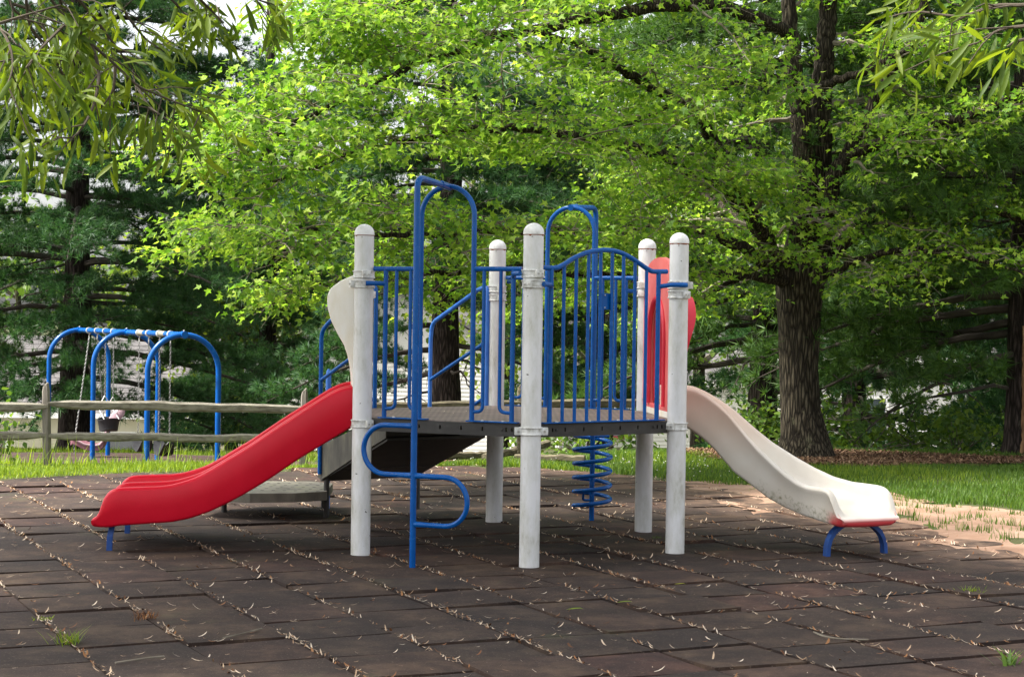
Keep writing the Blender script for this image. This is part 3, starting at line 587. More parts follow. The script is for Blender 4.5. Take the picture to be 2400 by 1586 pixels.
for s_, T_, B_ in zip(ss, Tz, Bz):
    wall = T_ - B_; nose = max(0.0, min(1.0, (s_ - 1.56) / .148))
    bed = min(B_ + .075 * (1 - .3 * nose), T_ - .004); k = max(0, min(1, (T_ - bed) / .12)); r = .026
    cre = B_ + .36 * wall; Tm = T_ - .004
    T2 = max(T_, bed + .002)
    prof = [(.030, B_), (.012, B_ + .006), (.006, B_ + .02), (.0055, cre - .012), (.001, cre + .010)]
    prof += [(q, bed + (z - bed) * k if z > bed else z) for q, z in bead(0, .052, T2, bed)] + [(.058, bed + .03 * k), (.085, bed + .003), (.25, bed - .004), (.415, bed + .003), (.44, bed + .03 * k)]
    prof += [(q, bed + (z - bed) * k if z > bed else z) for q, z in bead(.452, .508, T2 - .008, bed)] + [(.52, bed + .03 * k), (.545, bed + .003), (.71, bed - .004), (.875, bed + .003), (.902, bed + .03 * k)]
    prof += [(q, bed + (z - bed) * k if z > bed else z) for q, z in bead(.908, .96, T2, bed)] + [(.959, cre + .010), (.9545, cre - .012), (.954, B_ + .02), (.948, B_ + .006), (.93, B_)]
    squeeze = 1 - .02 * nose
    ring = []
    for q, z in prof:
        qq = .48 + (q - .48) * squeeze; p = A0 + e_ * s_ + q_ * qq; ring.append((p.x, p.y, z))
    secs.append(ring)
last = secs[-1]; zs_ = [p[2] for p in last]; zm_ = (max(zs_) + min(zs_)) / 2
for f, k in ((.008, .86), (.014, .6), (.017, .25)): secs.append([(p[0] + e_.x * f, p[1] + e_.y * f, zm_ + (p[2] - zm_) * k) for p in last])
slide = mb('loft', secs).build('red_slide', 'red', play, smooth=75)
slide['label'] = 'glossy red double slide running down to the left'
for (x, y, xt, yt) in ((-2.619, 11.658, -2.60, 11.70), (-2.689, 12.527, -2.66, 12.48)):
    m = MB(); m.loft([[(a + dx * .019, b + dy * .008, z) for dx, dy in ((-1, -1), (1, -1), (1, 1), (-1, 1))] for a, b, z in ((x, y, -.03), (x + .004, y, .08), (xt, yt, .2))]); m.build('slide_leg', 'blue_dark', slide, smooth=0, bevel=.002)
# cream hood over the red slide
HW = [(-.02, 1.60), (-.02, 1.80), (.04, 1.815), (.13, 1.775), (.195, 1.725), (.217, 1.676), (.216, 1.60), (.19, 1.51), (.145, 1.42), (.103, 1.35), (.075, 1.27), (.055, 1.18), (.048, 1.09), (.048, 1.0), (-.02, 1.0)]
def hood_fn(qc): return lambda w, z, t: tuple((A0 + e_ * w + q_ * (qc + t)).to_3d() + Vector((0, 0, z)))
hood = mb('prism', HW, hood_fn(.0), .015, .075).build('slide_hood', 'cream', play, smooth=50, bevel=.018); hood['label'] = 'cream plastic slide hood beside the red slide'
mb('prism', HW, hood_fn(.0), .885, .945).build('hood_wing', 'cream', hood, smooth=50, bevel=.018)
mb('prism', [(.0, 1.66), (.0, 1.78), (.10, 1.78), (.17, 1.73), (.19, 1.68), (.17, 1.66)], hood_fn(0), .078, .882).build('hood_header', 'cream', hood, smooth=50, bevel=.01)

# faded red hood panel for the white slide
pol = [(.045, .925), (.045, 1.80), (.07, 1.845)] + [(.6 - .47 * math.cos(a), 1.855 + .128 * math.sin(a) ** .8) for a in np.linspace(.12, math.pi - .12, 16)] + [(1.136, 1.845), (1.161, 1.80), (1.161, .925)]
op = [(.6 - .30 * math.cos(a), 1.40 + .30 * math.sin(a)) for a in np.linspace(0, math.pi, 17)]; op = [(.30, .955)] + op + [(.90, .955)]
# plate = outer loop bridged to the opening
def plate(fn, w0, w1):
    n = 72
    def samp(P, closed_len=None):
        P = np.array(P + [P[0]]); d = np.r_[0, np.cumsum(np.hypot(*np.diff(P, axis=0).T))]; return P, d
    ce = np.array((.6, 1.30)); out = []; inn = []
    for a in np.linspace(0, 2 * math.pi, n, endpoint=False):
        d = np.array((math.cos(a), math.sin(a)))
        def hit(P):
            best = None
            for i in range(len(P)):
                p, q = np.array(P[i]) - ce, np.array(P[(i + 1) % len(P)]) - ce; Mx = np.array([d, p - q]).T
                if abs(np.linalg.det(Mx)) < 1e-9: continue
                s_, t_ = np.linalg.solve(Mx, p)
                if s_ > 0 and -1e-6 <= t_ <= 1 + 1e-6: best = s_ if best is None else max(best, s_)
            return ce + d * best
        out.append(hit(pol)); inn.append(hit(op))
    V = [fn(*p, w0) for p in out] + [fn(*p, w0) for p in inn] + [fn(*p, w1) for p in out] + [fn(*p, w1) for p in inn]; F = []
    for i in range(n):
        j = (i + 1) % n; F += [(i, j, n + j, n + i), (2 * n + j, 2 * n + i, 3 * n + i, 3 * n + j), (j, i, 2 * n + i, 2 * n + j), (n + i, n + j, 3 * n + j, 3 * n + i)]
    return V, F, inn
fn35 = lambda t, z, w: tuple(E35(t, z, w))
V, F, inn = plate(fn35, -.03, .005); m = MB(); m.add(V, F); panel = m.build('hood_panel', 'pink', play, smooth=40, bevel=.004); panel['label'] = 'pink sun-faded red hood panel with an arched top'
def hoodw(z): return float(np.interp(z, [.9, 1.1, 1.25, 1.4, 1.55, 1.68, 1.8], [.03, .05, .085, .14, .19, .20, .17]))
rows = []
for k, (sc, f0) in enumerate(((1.0, -.03), (1.02, .30), (1.05, .7), (1.04, 1.0), (.98, 1.0), (.97, .7), (.955, .30), (.95, 0))):
    ring = []
    for t, z in op: ring.append(E35(.6 + (t - .6) * sc, 1.25 + (z - 1.25) * sc, -.034 if f0 < 0 else hoodw(z) * f0 + .0))
    rows.append(ring)
m = MB(); n = len(op); V = [p for r in rows for p in r]
m.add(V, [(i * n + j, i * n + j + 1, (i + 1) * n + j + 1, (i + 1) * n + j) for i in range(len(rows) - 1) for j in range(n - 1)])
m.build('hood_tunnel', 'red_deep', panel, smooth=60)
m = MB(); m.tube([E35(t, z, -.034) for t, z in op], .018, 10); m.build('hood_rim', 'red_deep', panel, fix=False)
for t in (.10, 1.10):
    for z in (.97, 1.76): b_ = MB(); T, Nn = E35.ax(); b_.box(E35(t, z, -.036), (.016, .008, .016), T, Nn); b_.build('bolt', 'bolt', panel, bevel=.003)
m = MB(); T, Nn = E35.ax(); m.box(E35(.6, .905, .0), (.95, .06, .05), T, Nn); m.build('slide_sill', 'cream', play, smooth=0, bevel=.008)

# white slide, turning towards the camera
B0 = Vector((1.06, 12.46)); B3 = Vector((2.38, 11.80)); hd = Vector((.451, -.892)); B1 = B0 + Vector((.547, 0)); B2 = B3 - hd * .6
RIM = [(0, 1.085), (.10, 1.088), (.14, 1.078), (.19, 1.04), (.25, .98), (.30, .92), (.34, .86), (.39, .785), (.46, .692), (.55, .60), (.63, .53), (.71, .477), (.79, .452), (.86, .449), (.915, .446), (.945, .430), (.965, .388), (.982, .325), (1, .262)]
BOT = [(0, .86), (.11, .80), (.18, .73), (.24, .65), (.33, .51), (.44, .41), (.52, .34), (.62, .285), (.74, .24), (.91, .205), (.97, .195), (1, .20)]
us = np.linspace(0, 1, 120)
rim = np.interp(us, *zip(*RIM)); rim = np.r_[sm(rim)[:-2], rim[-2:]]; bot = sm(np.interp(us, *zip(*BOT))); secs = []; lipv = []; mouldv = []
for u, Rz, Bz_ in zip(us, rim, bot):
    p = B0 * (1 - u) ** 3 + B1 * 3 * (1 - u) ** 2 * u + B2 * 3 * (1 - u) * u * u + B3 * u ** 3
    t = ((B1 - B0) * (1 - u) ** 2 + (B2 - B1) * 2 * (1 - u) * u + (B3 - B2) * u * u).normalized(); nn = Vector((-t.y, t.x))
    nose = max(0, (u - .9) / .1); bed = min(Bz_ + .085 - .02 * nose, Rz - .002); k = max(0, min(1, (Rz - bed) / .14)); r = .026; w = .262 - .010 * nose - .022 * max(0, (u - .955) / .045) ** 2
    cre = Bz_ + .42 * (Rz - Bz_); hf = []
    hf += [(-w + .06, Bz_), (-w + .034, Bz_ + .007), (-w + .024, Bz_ + .024), (-w + .019, cre - .012), (-w + .012, cre + .012), (-w + .005, Rz - .05 * k)]
    hf += [(-w + .014 - r * math.cos(a), max(bed, Rz - r) + r * math.sin(a) * k) for a in np.linspace(0, math.pi, 7)]
    hf += [(-w + .052, bed + .08 * k), (-w + .075, bed + .03 * k), (-w + .12, bed + .006), (-.07, bed)]
    prof = hf + [(-a, z) for a, z in reversed(hf)]
    prof += [(.08, Bz_ - .004), (-.08, Bz_ - .004)]
    ring = []
    nh = len(hf)
    for jj, (q, z) in enumerate(prof):
        pp = p + nn * q; ring.append((pp.x, pp.y, z))
        outer = jj < 6 or jj >= 2 * nh - 6
        lipv.append(max(0, min(1, (u - .90) / .05)) * max(0, min(1, (Bz_ + .105 - z) / .06)) if outer else 0)
        side = abs(q) > w - .06
        mouldv.append(1.0 if side and z < Bz_ + .10 and .45 < u < .97 else 0)
    secs.append(ring)
def nose_rings(secs, d, steps):       # round the end of a lofted shell
    last = secs[-1]; zs = [p[2] for p in last]; zm = (max(zs) + min(zs)) / 2; cx = sum(p[0] for p in last) / len(last); cy = sum(p[1] for p in last) / len(last); out = []
    for f, k in steps: out.append([(cx + (p[0] - cx) * (1 - (1 - k) * .11) + d[0] * f, cy + (p[1] - cy) * (1 - (1 - k) * .11) + d[1] * f, zm + (p[2] - zm) * k) for p in last])
    return out
nr = nose_rings(secs, (hd.x, hd.y), ((.012, .94), (.022, .78), (.030, .52), (.033, .2)))
for ring in nr:
    for (x_, y_, z_) in ring: lipv.append(max(0, min(1, (.258 - z_) / .03))); mouldv.append(0)
secs += nr
ws = mb('loft', secs).build('white_slide', 'wslide', play, smooth=75, fix=True); ws['label'] = 'cream white slide faded from red, curving down to the right'
for nm, vals in (('lip', lipv), ('mould', mouldv)):
    a = ws.data.attributes.new(nm, 'FLOAT', 'POINT'); a.data.foreach_set('value', vals)
for (x, y, s) in ((2.117, 11.866, 1), (2.533, 12.02, -1)):
    m = MB(); d = Vector((.945, .327, 0)); q = Vector((-d.y, d.x, 0)); secs = []
    for z, o in ((-.03, 0), (.05, .004), (.10, .018), (.145, .045), (.178, .085), (.195, .12)):
        c = Vector((x, y, z)) + d * s * o; tl = Vector((0, 0, 1)) if z < .12 else Vector((0, 0, .6)); th = d * (.008 if z < .12 else .007) - (Vector((0, 0, .006)) * s if z > .12 else Vector())
        secs.append([c - th * 1.6 - q * .028, c + th * 1.6 - q * .028, c + th * 1.6 + q * .028, c - th * 1.6 + q * .028])
    m.loft(secs); m.build('slide_leg', 'blue_dark', ws, smooth=30)

# stairs from the back, with a low fan-shaped transfer step
S6 = Edge(6, 4)
def SP(t, w, z): return S6(t, z, w)
stp = MB(); fns = lambda t0: (lambda w, z, t: SP(t0 + t, w, z))
LP = [(0.0, .85), (.47, .69), (.93, .545), (.95, .30), (.9, .285), (.47, .47), (0.0, .66)]
stairs = mb('prism', LP, fns(.20), 0, .012).build('stair_side', 'step_dark', play, smooth=0, bevel=.002)
mb('prism', LP, fns(1.10), 0, .012).build('stair_side', 'frame', play, smooth=0, bevel=.002)
for w, z in ((.02, .70), (.33, .56), (.64, .41)):
    m = MB(); m.hexa([SP(.215, w, z - .03), SP(1.095, w, z - .03), SP(1.095, w + .32, z - .03), SP(.215, w + .32, z - .03), SP(.215, w, z), SP(1.095, w, z), SP(1.095, w + .32, z), SP(.215, w + .32, z)]); m.build('tread', 'frame', stairs, smooth=0, bevel=.002)
    m = MB(); m.hexa([SP(.215, w - .005, z - .02), SP(1.095, w - .005, z - .02), SP(1.095, w + .012, z - .02), SP(.215, w + .012, z - .02), SP(.215, w - .005, z + .14), SP(1.095, w - .005, z + .14), SP(1.095, w + .012, z + .14), SP(.215, w + .012, z + .14)]); m.build('riser', 'frame', stairs, smooth=0)
m = MB(); m.hexa([SP(.213, .0, .64), SP(1.097, .0, .64), SP(1.097, .93, .27), SP(.213, .93, .27), SP(.213, .0, .66), SP(1.097, .0, .66), SP(1.097, .93, .29), SP(.213, .93, .29)]); m.build('stair_underside', 'frame', stairs, smooth=0)
fan = [(-1.40, 13.60), (-1.62, 13.43), (-1.95, 13.36), (-2.22, 13.42), (-2.42, 13.58), (-2.34, 14.05), (-2.05, 14.38), (-1.62, 14.42), (-1.42, 14.28)]
stepo = mb('prism', fan, lambda a, b, w: (a, b, w), .135, .205).build('transfer_step', 'step', play, smooth=0, bevel=.004)
rr = random.Random(5)
for i in range(9):
    for j in range(5):
        x, y = -2.15 + i * .085 + j * .012, 13.62 + j * .15
        if inside([(a * .9 - .19, b * .9 + 1.39) for a, b in fan], np.array([x]), np.array([y]))[0]:
            b_ = MB(); b_.lathe([(.014, .2035), (.014, .2065), (.010, .2065)], (x, y, 0), 8, True, True); b_.build('drain_hole', 'frame', stepo, smooth=0)
for x, y, z in ((-1.41, 13.69, .56), (-2.23, 13.90, .14), (-.747, 14.37, .36), (-1.5, 14.35, .14)):
    b_ = MB(); b_.lathe([(.022, -.02), (.022, z)], (x, y, 0), 10); b_.build('support_leg', 'frame', stairs)
b_ = MB(); b_.tube([(-1.47, 14.32, -.02), (-1.47, 14.32, 1.06), (-1.47, 14.32, 1.10), (-1.47, 14.32, 1.12)], [.022, .022, .018, .006], 12); b_.build('grab_post', 'blue_faded', stairs, fix=False)
for t0, nm in ((.19, 1), (1.12, 0)):
    h = tube('handrail', 'blue' if nm else 'blue_faded', play, rounded([SP(t0, .14 if nm else .02, .86), SP(t0, .14 if nm else .02, 1.77), SP(t0, .24, 1.74), SP(t0, .80, 1.495), SP(t0, .905 if nm else .78, 1.42), SP(t0, .905 if nm else .78, .33)] if nm else [SP(t0, .02, .86), SP(t0, .02, 1.78), SP(t0, .12, 1.77), SP(t0, .76, 1.50), SP(t0, .78, 1.38), SP(t0, .78, .36)], .075, 7), .0165, 12)
    w1 = .905 if nm else .78; w0 = .14 if nm else .02
    for z1, z0 in ((1.05, 1.37), (.62, .95)): tube('lower_rail', 'blue', h, [SP(t0, w1, z1), SP(t0, w0, z0)], .0145, 10)

# ------------------------------------------------------------------ split-rail fence, fallen rails
FP = [(-7.25, 17.16), (-4.667, 17.951), (-2.174, 18.71), (.112, 19.40), (1.90, 19.95)]
fence = thing('split_rail_fence', (FP[1][0], FP[1][1], 0), 'weathered grey split-rail fence running behind the play structure', 'fence')
fr = random.Random(3)
def rail(name, mat, parent, a, b, h=.09, d=.07, ends=True, seed=0):
    rr = random.Random(seed); a, b = Vector(a), Vector(b); t = (b - a).normalized(); s = t.cross(Vector((0, 0, 1))).normalized(); u = s.cross(t); secs = []
    n = 12
    for i in range(n + 1):
        k = i / n; p = a.lerp(b, k); e = 1 - .55 * (max(0, 1 - min(k, 1 - k) / .09) if ends else 0); hh = h * e * (1 + rr.uniform(-.1, .1)); dd = d * (1 + rr.uniform(-.1, .1)); off = rr.uniform(-.008, .008)
        secs.append([p + s * dx * dd / 2 * (1 + .12 * sx) + u * (dz * hh / 2 + off) for dx, dz, sx in ((-1, -.7, 0), (-.45, -1, 0), (.55, -1, 0), (1, -.55, 0), (1, .6, 0), (.5, 1, 0), (-.6, 1, 0), (-1, .5, 0))])
    return mb('loft', secs).build(name, mat, parent, smooth=28)
for i, (x, y) in enumerate(FP):
    z = float(gz(x, y)); m = MB(); secs = []; lean = (fr.uniform(-.02, .02), fr.uniform(-.02, .02)); tp = .83 + z
    lean = (-.028, 0) if i == 1 else lean
    for k, zz in enumerate((z - .15, z + .05, z + .3, z + .55, tp - .07, tp - .01, tp)):
        w = .062 * (1, 1, .95, .92, .84, .62, .35)[k] * .62; q = zz - z
        secs.append([(x + lean[0] * q + w * c_ * 1.05, y + lean[1] * q + w * s_, zz + (.018 * c_ if k > 4 else 0)) for c_, s_ in ((-1, -.6), (-.6, -1), (.6, -1), (1, -.5), (1, .6), (.5, 1), (-.6, 1), (-1, .6))])
    m.loft(secs); m.build('fence_post', 'wood_post' if i < 3 else 'wood_dark', fence, smooth=25)
for i in range(4):
    (x0, y0), (x1, y1) = FP[i], FP[i + 1]; z0, z1 = float(gz(x0, y0)), float(gz(x1, y1))
    mt = 'wood' if i < 2 else 'wood_dark'
    rail('rail', mt, fence, (x0, y0, z0 + (.60 if i == 0 else .625)), (x1, y1, z1 + (.60 if i == 0 else .625)), .095, .075, True, i)
    if i < 2: rail('rail', mt, fence, (x0, y0, z0 + .30), (x1, y1, z1 + .31), .085, .075, True, i + 10)
for k, (a, b, lab) in enumerate((((-.75, 19.35, .045), (-.18, 19.55, .06), 'short fallen grey fence rail lying in the grass left of the rest'), ((-.28, 19.15, .05), (.42, 19.75, .17), 'fallen grey fence rail propped up on another under the deck'), ((.05, 19.28, .05), (.80, 19.12, .055), 'fallen fence rail lying flat in the grass beside the spiral climber'))):
    o = rail('fallen_rail', 'wood_dark', None, a, b, .075, .09, False, 20 + k); tag(o, lab, 'plank', 'fallen fence rails in the grass')

# ------------------------------------------------------------------ swing set
bd = Vector((-.4537, .8912)); ad = Vector((.8912, .4537)); S3 = Vector((-4.604, 25.0)); TOPZ = 1.262; rT = .040
sw = thing('swing_set', (-6.0, 27.75, float(gz(-6, 27.75))), 'blue arched metal swing set with three hoops behind the fence', 'swing set')
def bp_(s, z, a=0.0): p = S3 + bd * s + ad * a; return Vector((p.x, p.y, z))
for s in (0, 3.085, 6.17):
    r = .51; p0 = bp_(s, 0, -r); p1 = bp_(s, 0, r); c = bp_(s, TOPZ - r)
    ar = tube('arch', 'blue', sw, [bp_(s, float(gz(p0.x, p0.y)) - .05, -r), bp_(s, .3, -r)] + arc(c, Vector((-ad.x, -ad.y, 0)), Vector((0, 0, 1)), r, 0, 180, 24) + [bp_(s, .3, r), bp_(s, float(gz(p1.x, p1.y)) - .05, r)], rT, 14)
    tube('arch_collar', 'blue', ar, [bp_(s - .06, TOPZ), bp_(s + .06, TOPZ)], rT + .012, 14)
    b_ = MB(); q = bp_(s, TOPZ + rT + .012); b_.lathe([(.012, -.01), (.012, .012), (.006, .016)], tuple(q), 8); b_.build('bolt', 'steel', ar)
tube('beam', 'blue', sw, [bp_(3.1, TOPZ), bp_(6.15, TOPZ)], rT, 14); bm_ = tube('beam', 'blue', sw, [bp_(0.02, TOPZ), bp_(3.07, TOPZ)], rT, 14)
def s_of(px):       # where along the beam a photo column falls
    D = ray(px, 772); k = D[0] / D[1]; return (k * S3.y - S3.x) / (bd.x - k * bd.y)
CH = [s_of(x / 3.92) for x in (820, 895, 970, 1045, 1280, 1368, 1467, 1568)]
for a, b in ((CH[4], CH[5]), (CH[6], CH[7])): tube('worn_band', 'worn_beam', bm_, [bp_(a, TOPZ), bp_(a * .45 + b * .55, TOPZ)], rT + .002, 14)
for s in CH:
    tube('swing_hanger', 'steel', sw, [bp_(s - .022, TOPZ), bp_(s + .022, TOPZ)], rT + .014, 14)
    tube('hanger_hook', 'steel', sw, rounded([bp_(s - .05, TOPZ - .045), bp_(s, TOPZ - .075), bp_(s + .0, TOPZ - .13)], .02), .009, 6)
def chain(parent, a, b, nm='chain'):
    a, b = Vector(a), Vector(b); n = max(3, int((b - a).length / .034)); t = (b - a).normalized(); m = MB(); s1 = t.orthogonal().normalized(); s2 = t.cross(s1)
    for i in range(n):
        c = a.lerp(b, (i + .5) / n); s = s1 if i % 2 else s2
        m.tube([c + t * .022 * math.cos(q) + s * .0115 * math.sin(q) for q in np.linspace(0, 2 * math.pi, 8, endpoint=False)], .0042, 4, closed=True)
    return m.build(nm, 'chain', parent, fix=False)
def belt_swing(sa, sb, zend, zmid, label):
    mid = (sa + sb) / 2; t = thing('belt_swing', tuple(bp_(mid, zmid)), label, 'swing', 'swings hanging from the set')
    for s, q in ((sa, sa), (sb, sb)): chain(t, bp_(s, TOPZ - .12), bp_(q, zend + .01))
    secs = []; W = .105
    for k in np.linspace(-1, 1, 17):
        s = mid + (sb - sa) / 2 * k * (1.0); z = zmid + (zend - zmid) * abs(k) ** 2.2; w = W * (1 - .35 * abs(k) ** 4)
        secs.append([bp_(s, z, -w), bp_(s, z - .012, 0), bp_(s, z, w), bp_(s, z + .014, w), bp_(s, z + .003, 0), bp_(s, z + .014, -w)])
    mb('loft', secs).build('seat', 'rubber', t, smooth=50)
    for s in (sa, sb): tube('end_clip', 'rubber', t, [bp_(s, zend - .03, -.05), bp_(s, zend + .015, 0), bp_(s, zend - .03, .05)], .013, 6)
    return t
belt_swing(CH[6], CH[7], -.30, -.50, 'black rubber belt swing hanging nearest, in the bay by the slide')
belt_swing(CH[4], CH[5], -.32, -.52, 'black rubber belt swing hanging beside the middle hoop')
# toddler bucket swing
sm_ = (CH[2] + CH[3]) / 2; zb = -.20; bk = thing('bucket_swing', tuple(bp_(sm_, zb)), 'black toddler bucket swing with a mauve inner seat', 'swing', 'swings hanging from the set')
m = MB(); rows = []
for z, a, b in ((-.13, .10, .15), (-.12, .125, .185), (.03, .145, .215), (.045, .16, .23), (.06, .16, .23), (.055, .145, .21), (-.08, .11, .17)):
    rows.append([bp_(sm_ + b * math.cos(q), zb + z + .02 * math.cos(2 * q), a * math.sin(q) * 1.15) for q in np.linspace(0, 2 * math.pi, 20, endpoint=False)])
m.loft(rows); m.build('bucket', 'rubber', bk, smooth=50)
m = MB(); rows = []
for k in np.linspace(0, 1, 9):
    z = zb - .02 + .26 * k; off = .06 + .16 * k; hw_ = .12 * math.sin(.35 + 2.6 * k) ** .6
    rows.append([bp_(sm_ - off * .3, z, off * .9) + Vector((ad.x, ad.y, 0)) * 0 + Vector((dx * hw_ * .92, dx * hw_ * -.1, 0)) + Vector((0, dy * .022, -dy * .012)) for dx, dy in ((-1, 0), (-.6, -1), (.6, -1), (1, 0), (.6, 1), (-.6, 1))])
m.loft(rows); m.build('seat_liner', 'mauve_pale', bk, smooth=60)
for s, sd_ in ((CH[2], -1), (CH[3], 1)):
    top = bp_(s, zb + .42); chain(bk, bp_(s, TOPZ - .12), top)
    for a in (-1, 1): tube('hanger_rod', 'steel', bk, rounded([top, bp_(s + sd_ * .02, zb + .22, a * .11), bp_(sm_ + sd_ * .19, zb + .06, a * .12)], .03), .007, 6)
# reclined moulded seat
s0 = (CH[0] + CH[1]) / 2; zs = -.63; ms = thing('moulded_swing_seat', tuple(bp_(s0, zs)), 'mauve moulded plastic support seat hanging low beside the far hoop', 'swing', 'swings hanging from the set')
base = bp_(s0, zs); R_ = Vector((1, .1, 0)); U_ = Vector((0, 0, 1)); Q_ = Vector((-.1, 1, 0)); rows = []
prof = [(-.33, .02, .14), (-.30, .055, .17), (-.22, .02, .19), (-.10, -.045, .20), (.05, -.07, .20), (.15, -.055, .21), (.20, .0, .22), (.235, .10, .22), (.26, .20, .19), (.265, .25, .12)]
for a, z, w in prof: rows.append([base + R_ * a + U_ * (z + dz * .03 + (.05 if abs(dy) == 1 and dz > 0 else 0)) + Q_ * dy * w for dy, dz in ((-1, -1), (-.5, -1.2), (.5, -1.2), (1, -1), (1, 1), (.5, .2), (-.5, .2), (-1, 1))])
mb('loft', rows).build('seat_shell', 'mauve', ms, smooth=60)
tube('seat_rim', 'mauve_pale', ms, [base + R_ * a + U_ * (z + .06) + Q_ * -w for a, z, w in prof[1:]], .018, 6)
chain(ms, bp_(CH[0], TOPZ - .12), base + R_ * -.27 + U_ * .06 - Q_ * .1); chain(ms, bp_(CH[1], TOPZ - .12), base + R_ * .20 + U_ * .14 + Q_ * .1); chain(ms, base + R_ * -.27 + U_ * .03 - Q_ * .16, base + R_ * -.26 + U_ * -.14 - Q_ * .16, 'loose_chain')

# ------------------------------------------------------------------ houses down the slope
def house(x, y, w, d, wall, rise, z, ang, side, label, wins=(), over=.3, roof_axis='x', vent=False):
    h = thing('house', (x, y, z), label, 'house', 'houses down the slope'); ca, sa = math.cos(ang), math.sin(ang)
    P = lambda a, b, c: (x + a * ca - b * sa, y + a * sa + b * ca, z + c)
    m = MB(); hw, hd = w / 2, d / 2; m.hexa([P(a, b, c) for c in (-1, wall) for a, b in ((-hw, -hd), (hw, -hd), (hw, hd), (-hw, hd))]); m.build('wall', side, h, smooth=0)
    m = MB(); n = int(wall / .115)
    for i in range(n):
        c0, c1 = i * .115, i * .115 + .118
        m.hexa([P(-hw - .004, -hd - .022, c0), P(hw + .004, -hd - .022, c0), P(hw + .004, -hd + .01, c0), P(-hw - .004, -hd + .01, c0), P(-hw - .004, -hd - .006, c1), P(hw + .004, -hd - .006, c1), P(hw + .004, -hd + .01, c1), P(-hw - .004, -hd + .01, c1)])
        m.hexa([P(-hw - .022, -hd, c0), P(-hw + .01, -hd, c0), P(-hw + .01, hd, c0), P(-hw - .022, hd, c0), P(-hw - .006, -hd, c1), P(-hw + .01, -hd, c1), P(-hw + .01, hd, c1), P(-hw - .006, hd, c1)])
        m.hexa([P(hw - .01, -hd, c0), P(hw + .022, -hd, c0), P(hw + .022, hd, c0), P(hw - .01, hd, c0), P(hw - .01, -hd, c1), P(hw + .006, -hd, c1), P(hw + .006, hd, c1), P(hw - .01, hd, c1)])
    m.build('siding', side, h, smooth=0, fix=False)['kind'] = 'stuff'
    for a in (-hw - .02, hw + .02):
        m = MB(); m.hexa([P(a + i * .07, -hd - .035 + j * .1, c) for c in (0, wall) for i, j in ((-1, 0), (1, 0), (1, 1), (-1, 1))]); m.build('corner_board', 'trim', h, smooth=0)
    m = MB()
    if roof_axis == 'x':
        R = [(-hd - over, wall - .08), (0, wall + rise), (hd + over, wall - .08), (hd + over, wall + .04), (0, wall + rise + .14), (-hd - over, wall + .04)]
        m.prism(R, lambda b, c, a: P(a, b, c), -hw - over, hw + over)
        g = MB(); g.prism([(-hd, wall), (hd, wall), (0, wall + rise - .02)], lambda b, c, a: P(a, b, c), -hw + .01, hw - .01)
    else:
        R = [(-hw - over, wall - .08), (0, wall + rise), (hw + over, wall - .08), (hw + over, wall + .04), (0, wall + rise + .14), (-hw - over, wall + .04)]
        m.prism(R, lambda a, c, b: P(a, b, c), -hd - over, hd + over)
        g = MB(); g.prism([(-hw, wall), (hw, wall), (0, wall + rise - .02)], lambda a, c, b: P(a, b, c), -hd + .01, hd - .01)
    rf = m.build('roof', 'shingle', h, smooth=0); g.build('gable', side, h, smooth=0)
    if roof_axis == 'x':      # shingle courses on the slope towards the play area
        m = MB(); nrow = 16
        for i in range(nrow):
            k0, k1 = i / nrow, (i + 1) / nrow; f = lambda k, o: (-hd - over + (hd + over) * k, wall + .04 + (rise + .10) * k + o)
            (b0, c0), (b1, c1) = f(k0, .022), f(k1, .004); m.hexa([P(a, b, c) for (b, c, a) in ((b0, c0 - .02, -hw - over), (b0, c0 - .02, hw + over), (b1, c1 - .02, hw + over), (b1, c1 - .02, -hw - over), (b0, c0, -hw - over), (b0, c0, hw + over), (b1, c1, hw + over), (b1, c1, -hw - over))])
        m.build('shingle_course', 'shingle', rf, smooth=0, fix=False)['kind'] = 'stuff'
        m = MB(); m.hexa([P(a, -hd - over - .03 + j * .03, wall - .12 + c * .16) for c in (0, 1) for a, j in ((-hw - over, 0), (hw + over, 0), (hw + over, 1), (-hw - over, 1))]); m.build('fascia', 'trim', rf, smooth=0)
    if vent: m = MB(); q = P(vent[0], -hd * .55, wall + rise * .55); m.box(q, (.32, .3, .26)); m.build('roof_vent', 'vent', rf, smooth=0, bevel=.02)
    for (a, c, ww, hh, tm) in wins:
        m = MB(); b = -hd - .03
        for a0, a1, c0, c1 in ((a - ww / 2 - .08, a + ww / 2 + .08, c + hh / 2, c + hh / 2 + .09), (a - ww / 2 - .08, a + ww / 2 + .08, c - hh / 2 - .09, c - hh / 2), (a - ww / 2 - .08, a - ww / 2, c - hh / 2, c + hh / 2), (a + ww / 2, a + ww / 2 + .08, c - hh / 2, c + hh / 2), (a - ww / 2, a + ww / 2, c - .02, c + .02)):
            m.hexa([P(i, b - .04 + j * .06, k) for k in (c0, c1) for i, j in ((a0, 0), (a1, 0), (a1, 1), (a0, 1))])
        f = m.build('window', tm, h, smooth=0); m = MB(); m.hexa([P(i, b - .012 + j * .012, k) for k in (c - hh / 2, c + hh / 2) for i, j in ((a - ww / 2, 0), (a + ww / 2, 0), (a + ww / 2, 1), (a - ww / 2, 1))]); m.build('pane', 'glass', f, smooth=0)
    return h
house(-13.2, 56, 11.0, 7, 2.5, 2.1, -3.9, .04, 'siding_cream', 'cream house with a grey shingled roof behind the large left pine', ((1.5, 1.3, .9, 1.2, 'trim'), (-2.5, 1.3, 1.4, 1.2, 'trim')), vent=(-2.6,))
house(-3.0, 54, 6.4, 7, 4.0, 1.9, -3.5, -.05, 'siding', 'white clapboard house seen between the blue rails behind the deck', ((-2.2, 2.4, .8, 1.1, 'trim'),), roof_axis='y')
